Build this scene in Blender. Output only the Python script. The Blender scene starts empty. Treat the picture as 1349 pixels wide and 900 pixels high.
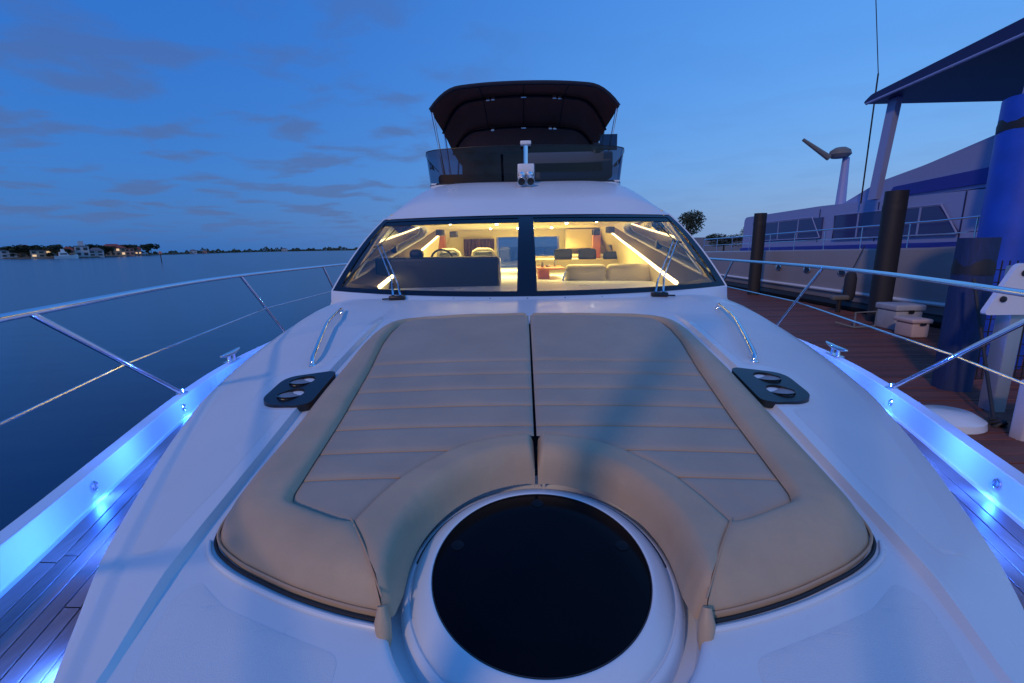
import bpy, bmesh, math, random
import numpy as np
from mathutils import Vector, Matrix
from mathutils.geometry import tessellate_polygon
random.seed(7)
S = bpy.context.scene
COL = S.collection
R = math.radians

# ------------------------------------------------------------------ camera
FOC, PCX, PCY = 600.0, 674.5, 450.0
LEDW, CABW = 4.3, 2.7
PITCH, YAW, ROLL = R(11.74), R(1.48), R(0.9)
CAM = Vector((-0.038, 0.0, 3.0))
_f = Vector((-math.sin(YAW)*math.cos(PITCH), math.cos(YAW)*math.cos(PITCH), -math.sin(PITCH)))
_r = Vector((math.cos(YAW), math.sin(YAW), 0))
_u = _r.cross(_f)
CR = _r*math.cos(ROLL)-_u*math.sin(ROLL)
CU = _u*math.cos(ROLL)+_r*math.sin(ROLL)
camd = bpy.data.cameras.new('camera'); cam = bpy.data.objects.new('camera', camd); COL.objects.link(cam)
camd.sensor_width = 36; camd.lens = FOC/1349*36; camd.clip_start = 0.05; camd.clip_end = 20000
cam.matrix_world = Matrix(((CR.x, CU.x, -_f.x, CAM.x), (CR.y, CU.y, -_f.y, CAM.y), (CR.z, CU.z, -_f.z, CAM.z), (0, 0, 0, 1)))
S.camera = cam
def ray(px, py): return _f+CR*((px-PCX)/FOC)+CU*((PCY-py)/FOC)
def aty(px, py, y): d = ray(px, py); return CAM+d*((y-CAM.y)/d.y)
def atz(px, py, z): d = ray(px, py); return CAM+d*((z-CAM.z)/d.z)
def atx(px, py, x): d = ray(px, py); return CAM+d*((x-CAM.x)/d.x)

# ------------------------------------------------------------------ render look
S.view_settings.view_transform = 'Standard'; S.view_settings.look = 'None'
S.view_settings.exposure = 0.0; S.view_settings.gamma = 1.0
S.render.engine = 'CYCLES'
S.cycles.max_bounces = 8; S.cycles.transparent_max_bounces = 16
S.cycles.sample_clamp_indirect = 4.0
S.cycles.use_denoising = True
S.cycles.caustics_reflective = False; S.cycles.caustics_refractive = False

# ------------------------------------------------------------------ world: dusk sky with thin clouds
SUN_AZ, SUN_EL = R(31), R(28)      # light travels towards +Y, turned 31 deg to +X
W = bpy.data.worlds.new("World"); S.world = W; W.use_nodes = True
nt = W.node_tree; nt.nodes.clear()
def nd(t, **k):
    n = nt.nodes.new(t)
    for a, b in k.items(): setattr(n, a, b)
    return n
def lk(a, b): nt.links.new(a, b)
def mathn(op, a, b=None, c=None, clamp=False):
    n = nd('ShaderNodeMath', operation=op, use_clamp=clamp)
    for i, v in enumerate((a, b, c)):
        if v is None: continue
        if isinstance(v, (int, float)): n.inputs[i].default_value = v
        else: lk(v, n.inputs[i])
    return n.outputs[0]
def mixc(f, a, b, bt='MIX'):
    n = nd('ShaderNodeMix', data_type='RGBA', blend_type=bt)
    for i, v in ((0, f), (6, a), (7, b)):
        if isinstance(v, (int, float)): n.inputs[i].default_value = v
        elif isinstance(v, tuple): n.inputs[i].default_value = v+(1,)
        else: lk(v, n.inputs[i])
    return n.outputs[2]
tc = nd('ShaderNodeTexCoord'); sx = nd('ShaderNodeSeparateXYZ'); lk(tc.outputs['Generated'], sx.inputs[0])
X, Y, Z = sx.outputs
ramp = nd('ShaderNodeValToRGB'); lk(mathn('MAXIMUM', Z, 0.0), ramp.inputs[0])
def srgb(r, g, b):
    f = lambda c: (c/255/12.92) if c/255 <= .04045 else ((c/255+.055)/1.055)**2.4
    return (f(r), f(g), f(b))
els = [(0.0, (66, 124, 194)), (0.05, (72, 132, 202)), (0.14, (66, 136, 216)), (0.3, (56, 128, 216)), (0.5, (48, 120, 212)), (1.0, (44, 114, 206))]
ramp.color_ramp.elements[0].position = 0; ramp.color_ramp.elements[0].color = srgb(*els[0][1])+(1,)
ramp.color_ramp.elements[1].position = 1; ramp.color_ramp.elements[1].color = srgb(*els[-1][1])+(1,)
for p, c in els[1:-1]:
    e = ramp.color_ramp.elements.new(p); e.color = srgb(*c)+(1,)
# brighter towards starboard (+X), darker to port
azr = mathn('MULTIPLY_ADD', X, 0.62, 0.42, clamp=True)
azs = nd('ShaderNodeMapRange', interpolation_type='SMOOTHSTEP'); lk(azr, azs.inputs[0])
dark = mixc(1.0, ramp.outputs[0], (0.60, 0.74, 0.85), 'MULTIPLY')
bright = mixc(1.0, ramp.outputs[0], (2.6, 1.62, 1.26), 'MULTIPLY')
base = mixc(azs.outputs[0], dark, bright)
# pale dusk glow low down
glow = mathn('MULTIPLY', mathn('POWER', mathn('SUBTRACT', 1.0, mathn('MAXIMUM', Z, 0.0)), 9.0), azs.outputs[0])
base = mixc(mathn('MULTIPLY', glow, 0.8), base, srgb(144, 168, 202))
# clouds, laid out on a high flat layer
inv = mathn('DIVIDE', 1.0, mathn('ADD', mathn('MAXIMUM', Z, 0.0), 0.10))
cv = nd('ShaderNodeCombineXYZ'); lk(mathn('MULTIPLY', X, inv), cv.inputs[0]); lk(mathn('MULTIPLY', Y, inv), cv.inputs[1])
def noise(sc, det, rough, off):
    m = nd('ShaderNodeMapping'); m.inputs['Location'].default_value = off; m.inputs['Scale'].default_value = (0.85, 1.0, 1.0); lk(cv.outputs[0], m.inputs[0])
    n = nd('ShaderNodeTexNoise'); n.inputs['Scale'].default_value = sc; n.inputs['Detail'].default_value = det
    n.inputs['Roughness'].default_value = rough; n.inputs['Distortion'].default_value = 0.25
    lk(m.outputs[0], n.inputs[0]); return n.outputs[0]
c1 = nd('ShaderNodeMapRange', interpolation_type='SMOOTHSTEP'); lk(noise(2.1, 6, .52, (3.1, 1.7, 0)), c1.inputs[0])
c1.inputs[1].default_value = .47; c1.inputs[2].default_value = .62
leftm = nd('ShaderNodeMapRange', interpolation_type='SMOOTHSTEP'); lk(X, leftm.inputs[0])
leftm.inputs[1].default_value = .10; leftm.inputs[2].default_value = -.25; leftm.inputs[3].default_value = 0.10; leftm.inputs[4].default_value = 1.0
cl = mathn('MULTIPLY', mathn('MULTIPLY', c1.outputs[0], leftm.outputs[0]), 0.66)
cl = mathn('MULTIPLY', cl, mathn('MULTIPLY', Z, 14.0, clamp=True))
topf = nd('ShaderNodeMapRange'); lk(Z, topf.inputs[0]); topf.inputs[1].default_value = .22; topf.inputs[2].default_value = .5; topf.inputs[3].default_value = 1; topf.inputs[4].default_value = .35
cl = mathn('MULTIPLY', cl, topf.outputs[0])
base = mixc(cl, base, srgb(74, 98, 152))
# a share of real dusk sky
sky = nd('ShaderNodeTexSky', sky_type='NISHITA'); sky.sun_disc = False
sky.sun_elevation = R(1.0); sky.sun_rotation = R(180)+SUN_AZ
sk = mixc(1.0, sky.outputs[0], (0.02, 0.03, 0.05), 'MULTIPLY')
tot = mixc(1.0, base, sk, 'ADD')
bg = nd('ShaderNodeBackground'); lk(tot, bg.inputs[0]); bg.inputs[1].default_value = 1.0
wo = nd('ShaderNodeOutputWorld'); lk(bg.outputs[0], wo.inputs[0])

sun = bpy.data.lights.new('sun', 'SUN'); sun.energy = 0.9; sun.angle = R(3.6); sun.color = (1.0, 0.66, 0.43)
suno = bpy.data.objects.new('sun', sun); COL.objects.link(suno)
sd = Vector((math.sin(SUN_AZ)*math.cos(SUN_EL), math.cos(SUN_AZ)*math.cos(SUN_EL), -math.sin(SUN_EL)))
suno.rotation_euler = sd.to_track_quat('-Z', 'Y').to_euler(); suno.location = (-8, -14, 9)

# ------------------------------------------------------------------ materials
MATS = {}
def mat(name, col, rough=.5, metal=0.0, emit=None, es=0.0, bump=None, var=None, coat=0.0, spec=None, trans=None, sheen=0):
    """bump=(scale, strength, distance[, detail]); var=(scale, amount): noise in value"""
    m = bpy.data.materials.new(name); m.use_nodes = True; n = m.node_tree; b = n.nodes['Principled BSDF']
    b.inputs['Base Color'].default_value = col+(1,); b.inputs['Roughness'].default_value = rough; b.inputs['Metallic'].default_value = metal
    if spec is not None: b.inputs['Specular IOR Level'].default_value = spec
    b.inputs['Coat Weight'].default_value = coat; b.inputs['Coat Roughness'].default_value = .08
    if sheen: b.inputs['Sheen Weight'].default_value = sheen
    if emit: b.inputs['Emission Color'].default_value = emit+(1,); b.inputs['Emission Strength'].default_value = es
    t = n.nodes.new('ShaderNodeTexCoord')
    if var:
        z = n.nodes.new('ShaderNodeTexNoise'); z.inputs['Scale'].default_value = var[0]; z.inputs['Detail'].default_value = 5
        n.links.new(t.outputs['Object'], z.inputs[0])
        mr = n.nodes.new('ShaderNodeMapRange'); mr.inputs[1].default_value = .3; mr.inputs[2].default_value = .7
        mr.inputs[3].default_value = 1-var[1]; mr.inputs[4].default_value = 1+var[1]*.6; n.links.new(z.outputs[0], mr.inputs[0])
        mx = n.nodes.new('ShaderNodeMix'); mx.data_type = 'RGBA'; mx.blend_type = 'MULTIPLY'; mx.inputs[0].default_value = 1
        mx.inputs[6].default_value = col+(1,); n.links.new(mr.outputs[0], mx.inputs[7]); n.links.new(mx.outputs[2], b.inputs['Base Color'])
        mr2 = n.nodes.new('ShaderNodeMapRange'); mr2.inputs[3].default_value = rough*.8; mr2.inputs[4].default_value = min(1, rough*1.25)
        n.links.new(z.outputs[0], mr2.inputs[0]); n.links.new(mr2.outputs[0], b.inputs['Roughness'])
    if bump:
        z = n.nodes.new('ShaderNodeTexNoise'); z.inputs['Scale'].default_value = bump[0]; z.inputs['Detail'].default_value = bump[3] if len(bump) > 3 else 3
        n.links.new(t.outputs['Object'], z.inputs[0])
        bp = n.nodes.new('ShaderNodeBump'); bp.inputs['Strength'].default_value = bump[1]; bp.inputs['Distance'].default_value = bump[2]
        n.links.new(z.outputs[0], bp.inputs['Height']); n.links.new(bp.outputs[0], b.inputs['Normal'])
    MATS[name] = m; return m
def glassmat(name, tint, refl=.08, rough=0.0):
    m = bpy.data.materials.new(name); m.use_nodes = True; n = m.node_tree; n.nodes.clear()
    o = n.nodes.new('ShaderNodeOutputMaterial'); t = n.nodes.new('ShaderNodeBsdfTransparent'); t.inputs[0].default_value = tint+(1,)
    g = n.nodes.new('ShaderNodeBsdfGlossy'); g.inputs['Roughness'].default_value = rough; g.inputs[0].default_value = (1, 1, 1, 1)
    fr = n.nodes.new('ShaderNodeFresnel'); fr.inputs[0].default_value = 1.45
    mm = n.nodes.new('ShaderNodeMath'); mm.operation = 'MULTIPLY'; mm.inputs[1].default_value = refl/.04; mm.use_clamp = True; n.links.new(fr.outputs[0], mm.inputs[0])
    mx = n.nodes.new('ShaderNodeMixShader'); n.links.new(mm.outputs[0], mx.inputs[0]); n.links.new(t.outputs[0], mx.inputs[1]); n.links.new(g.outputs[0], mx.inputs[2])
    n.links.new(mx.outputs[0], o.inputs[0]); MATS[name] = m; return m
gel = mat('gelcoat', (.70, .74, .78), .28, var=(1.3, .03), coat=.1)
nonskid = mat('nonskid gelcoat', (.70, .735, .77), .40, bump=(650, .45, .003, 1), var=(2.0, .035))
gelhull = mat('hull gelcoat', (.78, .78, .79), .25, coat=.3)
vinyl = mat('pad vinyl', (.50, .36, .235), .5, bump=(11, .38, .014, 7), var=(5, .10))
vinyl2 = mat('pad panel vinyl', (.42, .33, .25), .52, bump=(9, .42, .014, 7), var=(4, .10))
thread = mat('stitching', (.50, .32, .20), .7)
black = mat('black plastic', (.012, .012, .014), .32)
cupm = mat('cup liner', (.26, .27, .30), .45)
rubber = mat('dark rubber', (.02, .02, .024), .6)
chrome = mat('stainless steel', (.88, .89, .92), .10, 1.0)
latchm = mat('latch plastic', (.004, .005, .010), .4, spec=.2)
hatchg = mat('smoked acrylic', (.002, .002, .004), .16, spec=.10, var=(3, .1))
caulk = mat('deck caulk', (.012, .011, .012), .6)
cream = mat('cabin lining', (.74, .64, .38), .6, var=(2, .04))
creamv = mat('cream upholstery', (.46, .40, .27), .6, bump=(20, .2, .004))
woodc = mat('cherry wood', (.42, .13, .03), .3, coat=.4, var=(6, .2))
curtain = mat('brown curtain', (.05, .022, .014), .8)
navy = mat('dark dashboard', (.006, .009, .02), .45, bump=(160, .2, .001))
greyfab = mat('seat fabric', (.16, .17, .17), .7)
dkfab = mat('dark cushion', (.03, .035, .05), .8)
canvas = mat('bimini canvas', (.20, .065, .045), .85, bump=(30, .4, .004), var=(3, .2))
canvasd = mat('navy canvas', (.012, .014, .03), .85)
ledstrip = mat('led strip', (1, .85, .55), .5, emit=(1.0, .74, .34), es=7)
taupe = mat('taupe shelf', (.16, .12, .08), .6)
downl = mat('downlight', (1, .9, .7), .5, emit=(1.0, .85, .6), es=30)
blueled = mat('blue courtesy led', (.2, .5, 1), .4, emit=(.15, .55, 1.0), es=30)
lens_ = mat('courtesy lens', (.5, .75, .95), .15, emit=(.2, .6, 1.0), es=.9)
wglass = glassmat('windscreen glass', (.90, .93, .93), .07)
tint = glassmat('smoked glass', (.13, .17, .25), .04)
sideg = glassmat('side window glass', (.62, .68, .72), .07)
tinttop = mat('windscreen black band', (.006, .008, .02), .12)
# teak
def teakmat(name, c1, c2, sc=(14, 1.2, 14), rough=.42):
    m = bpy.data.materials.new(name); m.use_nodes = True; n = m.node_tree; b = n.nodes['Principled BSDF']
    t = n.nodes.new('ShaderNodeTexCoord'); mp = n.nodes.new('ShaderNodeMapping'); mp.inputs['Scale'].default_value = sc
    oi = n.nodes.new('ShaderNodeObjectInfo')
    z = n.nodes.new('ShaderNodeTexNoise'); z.inputs['Scale'].default_value = 5; z.inputs['Detail'].default_value = 8; z.inputs['Roughness'].default_value = .65
    n.links.new(t.outputs['Object'], mp.inputs[0]); n.links.new(mp.outputs[0], z.inputs[0])
    mx = n.nodes.new('ShaderNodeMix'); mx.data_type = 'RGBA'; mx.inputs[6].default_value = c1+(1,); mx.inputs[7].default_value = c2+(1,)
    n.links.new(z.outputs[0], mx.inputs[0])
    ml = n.nodes.new('ShaderNodeMix'); ml.data_type = 'RGBA'; ml.blend_type = 'MULTIPLY'; ml.inputs[0].default_value = 1
    mr = n.nodes.new('ShaderNodeMapRange'); mr.inputs[3].default_value = .7; mr.inputs[4].default_value = 1.2; n.links.new(oi.outputs['Random'], mr.inputs[0])
    n.links.new(mx.outputs[2], ml.inputs[6]); n.links.new(mr.outputs[0], ml.inputs[7]); n.links.new(ml.outputs[2], b.inputs['Base Color'])
    b.inputs['Roughness'].default_value = rough
    bp = n.nodes.new('ShaderNodeBump'); bp.inputs['Strength'].default_value = .35; bp.inputs['Distance'].default_value = .002
    n.links.new(z.outputs[0], bp.inputs['Height']); n.links.new(bp.outputs[0], b.inputs['Normal']); MATS[name] = m; return m
teak = teakmat('teak', (.13, .075, .055), (.36, .24, .18), rough=.42)
dockwood = teakmat('dock boards', (.11, .032, .022), (.26, .08, .05), (1.5, 12, 12), .6)
pilewood = teakmat('piling wood', (.012, .010, .012), (.05, .04, .045), (10, 10, 1.5), .8)

# ------------------------------------------------------------------ mesh helpers
def obj(name, V, F, m, parent=None, smooth=True, mats=None, fm=None, flat_ang=None):
    me = bpy.data.meshes.new(name); me.from_pydata([tuple(v) for v in V], [], [tuple(f) for f in F]); me.update()
    for mm in (mats or [m]): me.materials.append(mm)
    if fm is not None: me.polygons.foreach_set('material_index', fm)
    if smooth: me.polygons.foreach_set('use_smooth', [True]*len(me.polygons))
    o = bpy.data.objects.new(name, me); COL.objects.link(o)
    if parent: o.parent = parent; o.matrix_parent_inverse = parent.matrix_world.inverted()
    return o
def autosmooth(o, ang=35):
    me = o.data; bm = bmesh.new(); bm.from_mesh(me)
    for e in bm.edges:
        if len(e.link_faces) == 2 and e.calc_face_angle(0) > R(ang): e.smooth = False
    bm.to_mesh(me); bm.free(); return o
def empty(name, loc=(0, 0, 0), label=None, cat=None, group=None):
    o = bpy.data.objects.new(name, None); COL.objects.link(o); o.location = loc; o.empty_display_size = .2
    o.matrix_world = Matrix.Translation(Vector(loc)); tag(o, label, cat, group); return o
def tag(o, label=None, cat=None, group=None, kind=None):
    if label: o['label'] = label
    if cat: o['category'] = cat
    if group: o['group'] = group
    if kind: o['kind'] = kind
    return o
class MB:
    def __init__(s): s.V = []; s.F = []
    def add(s, V, F):
        b = len(s.V); s.V += [Vector(v) for v in V]; s.F += [tuple(i+b for i in f) for f in F]; return s
    def box(s, a, b, M=None):
        V = [Vector((x, y, z)) for x in (a[0], b[0]) for y in (a[1], b[1]) for z in (a[2], b[2])]
        if M: V = [M @ v for v in V]
        return s.add(V, [(0, 1, 3, 2), (4, 6, 7, 5), (0, 4, 5, 1), (2, 3, 7, 6), (0, 2, 6, 4), (1, 5, 7, 3)])
    def tube(s, pts, r, n=10, cap=True):
        pts = [Vector(p) for p in pts]; rs = r if isinstance(r, (list, tuple)) else [r]*len(pts)
        prev = None; rings = []
        for i, p in enumerate(pts):
            d = (pts[min(i+1, len(pts)-1)]-pts[max(i-1, 0)]).normalized()
            a = prev if prev is not None else (Vector((0, 0, 1)) if abs(d.z) < .9 else Vector((1, 0, 0)))
            x = (a-d*a.dot(d)).normalized(); y = d.cross(x); prev = x
            rings.append([p+(x*math.cos(t)+y*math.sin(t))*rs[i] for t in [2*math.pi*k/n for k in range(n)]])
        V = [v for q in rings for v in q]; F = []
        for i in range(len(pts)-1):
            for k in range(n): F.append((i*n+k, i*n+(k+1) % n, (i+1)*n+(k+1) % n, (i+1)*n+k))
        if cap: F.append(tuple(range(n))[::-1]); F.append(tuple((len(pts)-1)*n+k for k in range(n)))
        return s.add(V, F)
    def lathe(s, prof, c=(0, 0, 0), n=32, M=None):
        V = []; F = []; m = len(prof)
        for k in range(n):
            a = 2*math.pi*k/n
            for r, z in prof:
                v = Vector((r*math.cos(a), r*math.sin(a), z)); V.append((M @ v if M else v)+Vector(c))
        for k in range(n):
            for i in range(m-1):
                a, b = k*m+i, ((k+1) % n)*m+i; F.append((a, b, b+1, a+1))
        return s.add(V, F)
    def grid(s, rows, flip=False):
        n = len(rows[0]); V = [v for r in rows for v in r]; F = []
        for i in range(len(rows)-1):
            for k in range(n-1):
                q = (i*n+k, i*n+k+1, (i+1)*n+k+1, (i+1)*n+k); F.append(q[::-1] if flip else q)
        return s.add(V, F)
    def prism(s, poly, z0, z1, M=None):
        n = len(poly); V = [Vector((p[0], p[1], z0)) for p in poly]+[Vector((p[0], p[1], z1)) for p in poly]
        if M: V = [M @ v for v in V]
        F = [tuple(range(n))[::-1], tuple(range(n, 2*n))]+[(i, (i+1) % n, n+(i+1) % n, n+i) for i in range(n)]
        return s.add(V, F)
    def rbox(s, a, b, r=.03, seg=3, M=None):
        bm = bmesh.new(); bmesh.ops.create_cube(bm, size=1)
        sz = [b[i]-a[i] for i in range(3)]; ce = [(b[i]+a[i])/2 for i in range(3)]
        for v in bm.verts: v.co = Vector([v.co[i]*sz[i]+ce[i] for i in range(3)])
        bmesh.ops.bevel(bm, geom=bm.edges[:], offset=r, segments=seg, profile=.5, affect='EDGES')
        bm.verts.ensure_lookup_table(); V = [(M @ v.co if M else v.co.copy()) for v in bm.verts]; F = [tuple(v.index for v in f.verts) for f in bm.faces]
        bm.free(); return s.add(V, F)
    def build(s, name, m, parent=None, smooth=True, ang=35):
        o = obj(name, s.V, s.F, m, parent, smooth)
        bm = bmesh.new(); bm.from_mesh(o.data); bmesh.ops.recalc_face_normals(bm, faces=bm.faces[:])
        for e in bm.edges:
            if len(e.link_faces) == 2 and e.calc_face_angle(0) > R(ang): e.smooth = False
        bm.to_mesh(o.data); bm.free(); return o
def ip(x, xs, ys): return float(np.interp(x, xs, ys))
def smooth_ip(xs, ys):
    """monotone-ish smooth interpolation (cubic hermite, finite-difference tangents)"""
    xs = list(xs); ys = list(ys); n = len(xs)
    m = [(ys[min(i+1, n-1)]-ys[max(i-1, 0)])/(xs[min(i+1, n-1)]-xs[max(i-1, 0)]) for i in range(n)]
    def f(x):
        if x <= xs[0]: return ys[0]
        if x >= xs[-1]: return ys[-1]
        i = 0
        while xs[i+1] < x: i += 1
        h = xs[i+1]-xs[i]; t = (x-xs[i])/h
        return ((2*t**3-3*t**2+1)*ys[i]+(t**3-2*t**2+t)*h*m[i]+(-2*t**3+3*t**2)*ys[i+1]+(t**3-t**2)*h*m[i+1])
    return f
def catmull(pts, n=8, closed=False):
    P = [Vector(p) for p in pts]; out = []; L = len(P)
    rng = range(L) if closed else range(L-1)
    for i in rng:
        if closed: a, b, c, d = P[i-1], P[i], P[(i+1) % L], P[(i+2) % L]
        else: a, b, c, d = P[max(i-1, 0)], P[i], P[i+1], P[min(i+2, L-1)]
        for k in range(n):
            t = k/n; out.append(.5*((2*b)+(c-a)*t+(2*a-5*b+4*c-d)*t*t+(3*b-a-3*c+d)*t**3))
    if not closed: out.append(P[-1])
    return out

# ------------------------------------------------------------------ boat lines (boat axis = +Y aft, bow behind the camera)
GUN = smooth_ip([-2.6, -2.2, -1.5, -.7, 0, .7, 1.28, 1.85, 2.6, 3.3, 4.0, 5.0, 7.0, 11.0, 13.0], [.02, .28, .70, 1.10, 1.35, 1.58, 1.765, 1.965, 2.225, 2.42, 2.54, 2.62, 2.66, 2.6, 2.5])
def GUNZ(y): return 2.10 + .03*max(0, (1.5-y)/4)
EDG = smooth_ip([-1.2, -.9, -.4, 0, .4, .72, .94, 1.16, 1.4, 1.7, 2.05, 2.4, 3.1, 4.0, 5.0, 11], [.02, .28, .54, .71, .885, 1.035, 1.168, 1.300, 1.415, 1.55, 1.69, 1.81, 1.97, 2.02, 2.02, 2.02])
EDZ = smooth_ip([-1.2, .0, .72, 1.0, 1.3, 1.7, 2.1, 2.4, 3.1, 4.0, 5.0, 11], [1.99, 2.03, 2.07, 2.09, 2.12, 2.155, 2.19, 2.215, 2.27, 2.38, 2.42, 2.42])
PRO = smooth_ip([-1.2, 0, .6, 1.0, 1.3, 1.8, 2.3, 2.7, 3.2, 3.8, 4.2, 11], [1.99, 2.06, 2.11, 2.17, 2.22, 2.31, 2.40, 2.46, 2.52, 2.56, 2.58, 2.58])
TEAKZ = 1.985
def stepw(y): return min(ip(y, [.2, .8, .92, 1.04, 1.2, 1.86, 2.4], [.86, .94, .965, .988, 1.002, 1.035, 1.04]), EDG(y)*.89)
def camb(y): return ip(y, [-1.2, 2.5, 4], [.03, .03, .006])
def padbase(x, y): return PRO(y)-camb(y)*x*x
HC = Vector((0, 1.05)); HR = .28; WELL = .395
def deckz(x, y):
    ax = abs(x); w = stepw(y); e = EDG(y)
    z = PRO(y)-camb(y)*x*x
    sh = ip(y, [.2, .8, 1.0, 3.0, 3.3], [.004, .014, .026, .026, .0])
    t = min(1, max(0, (ax-(w-.007))/.014)); z += sh*t
    if ax > w:
        s = min(1, (ax-w)/max(.02, e-w)); p = ip(y, [1.0, 1.6, 2.5, 4], [1.3, 1.7, 2.1, 4.5])
        zt = EDZ(y); z = z-(z-zt)*s**p
    return z

yacht = empty('motor_yacht', (0, 0, 0), 'white motor yacht seen from its bow, cabin lit warm, blue lamps along side decks', 'yacht')

# ---- hull, bulwark, teak decks
ys = [-2.58+i*.12 for i in range(int((13-(-2.58))/.12)+1)]
hull = MB()
for s in (-1, 1):
    rows = []
    for y in ys:
        g = GUN(y); z = GUNZ(y)
        rows.append([(s*(g-.066), y, z+.0), (s*(g-.063), y, z+.004), (s*(g-.010), y, z+.010), (s*g, y, z+.004), (s*(g+.005), y, z-.02), (s*(g+.005), y, z-.06), (s*(g-.01), y, z-.09), (s*g*.97, y, 1.4), (s*g*.86, y, .6), (s*g*.70, y, -.15)])
    hull.grid(rows, flip=(s < 0))
hullo = hull.build('hull', gelhull, yacht, ang=25)
transom = MB().box((-2.4, 12.98, -.1), (2.4, 13.04, 2.05)).build('transom', gelhull, yacht)
for s in (-1, 1):
    b = MB(); rows = []
    for y in ys:
        g = GUN(y); z = GUNZ(y)
        rows.append([(s*(g-.066), y, z), (s*(g-.0665), y, z-.004), (s*(g-.078), y, TEAKZ+.006), (s*(g-.082), y, TEAKZ+.002), (s*(g-.10), y, TEAKZ+.001)])
    b.grid(rows, flip=(s > 0)); bul = b.build('bulwark', gel, yacht, ang=30)
    # round courtesy fixtures on the inner face
    for y in (0.1, 0.9, 1.70, 2.66, 3.7, 4.9, 6.2, 7.6):
        g = GUN(y); dg = (GUN(y+.05)-GUN(y-.05))/.1
        nrm = Vector((-s*1, dg, 0.12)).normalized(); c = Vector((s*(g-.071), y, 2.048))
        M = nrm.to_track_quat('Z', 'Y').to_matrix().to_4x4()
        ring = MB().lathe([(.013, 0), (.013, .006), (.017, .009), (.021, .006), (.0215, 0)], c, 24, M).build('courtesy_light', chrome, bul)
        MB().lathe([(0.0001, .004), (.012, .004)], c, 20, M).build('lens', lens_, ring) if False else None
    # teak deck on dark caulk bed
    bed = MB(); rows = []
    for y in ys:
        rows.append([(s*max(0.0, EDG(y)-.06 if y > -1.2 else 0.0), y, TEAKZ-.012), (s*(GUN(y)-.08), y, TEAKZ-.012)])
    bed.grid(rows, flip=(s < 0)); deck = bed.build('side_deck', caulk, yacht)
    PW = .052
    for k in range(11):
        y0 = -.9; cuts = [y0]; yy = y0+random.uniform(.3, 1.2)
        while yy < 12.5:
            cuts.append(yy); yy += random.uniform(1.5, 2.3)
        cuts.append(12.9)
        for a, b_ in zip(cuts[:-1], cuts[1:]):
            if b_-a < .05: continue
            n = max(2, int((b_-a)/.1)); rows = []; started = []
            for i in range(n+1):
                y = a+.002+(b_-a-.004)*i/n
                xo = GUN(y)-.112-k*PW if k > 0 else GUN(y)-.088
                xi = GUN(y)-.112-(k+1)*PW+.005
                lim = EDG(y)-.05
                xi = max(xi, lim)
                if xo-xi < .004:
                    if len(rows) > 1: started.append(rows)
                    rows = []; continue
                rows.append([(s*xo, y, TEAKZ-.012), (s*xo, y, TEAKZ-.001), (s*(xo-.001), y, TEAKZ), (s*(xi+.001), y, TEAKZ), (s*xi, y, TEAKZ-.001), (s*xi, y, TEAKZ-.012)])
            if len(rows) > 1: started.append(rows)
            for rw in started:
                m = MB(); m.grid(rw, flip=(s > 0)); m.build('plank', teak, deck, ang=30)
    # foredeck fills in front of trunk handled by planks

# ---- coachroof (trunk)
def rowx(y):
    w = stepw(y); e = EDG(y); xs = [(-w+.020)+(2*w-.04)*i/44 for i in range(45)]
    st = [w-.008, w-.0069, w+.0069, w+.008, w+.016]; out = [w+.022+(e-.010-w-.022)*i/16 for i in range(1, 17)]
    r = [x for x in xs]+[x for x in st]+out
    return [-x for x in (st+out)[::-1]]+r
cy = [-1.19]+[-1.1+.06*i for i in range(27)]
cy = sorted(set([round(-1.19+.05*i, 3) for i in range(33)]+[.44]+[round(.44+.03*i, 3) for i in range(1, 100)]+[round(3.45+.08*i, 3) for i in range(90)]))
rows = []
for y in cy:
    r = []
    L = rowx(y); e = EDG(y); ez = EDZ(y)
    pre = [(-(e-.025), y, TEAKZ-.02), (-(e-.012), y, TEAKZ+.02), (-e+.002, y, ez-.022), (-e-.001, y, ez-.008), (-(e-.002), y, ez-.001)]
    r = pre+[(x, y, deckz(x, y)) for x in L]+[(-a, b, c) for a, b, c in pre[::-1]]
    rows.append(r)
# cut a square for the round well and patch it with a polar grid
SQ = (-.55, .55, .44, 1.61)
n = len(rows[0]); V = [v for r in rows for v in r]; F = []
yi0 = min(range(len(cy)), key=lambda i: abs(cy[i]-SQ[2])); yi1 = min(range(len(cy)), key=lambda i: abs(cy[i]-SQ[3])); SQY = (cy[yi0], cy[yi1])
for i in range(len(rows)-1):
    for k in range(n-1):
        inside = yi0 <= i < yi1 and all(abs(rows[a][b][0]) < .6 for a in (i, i+1) for b in (k, k+1))
        if not inside: F.append((i*n+k, i*n+k+1, (i+1)*n+k+1, (i+1)*n+k))
trunk = obj('coachroof', V, F, gel, yacht); 
bm = bmesh.new(); bm.from_mesh(trunk.data); bmesh.ops.recalc_face_normals(bm, faces=bm.faces[:])
if sum(f.normal.z for f in bm.faces) < 0: bmesh.ops.reverse_faces(bm, faces=bm.faces[:])
bm.to_mesh(trunk.data); bm.free(); autosmooth(trunk, 24)
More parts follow.
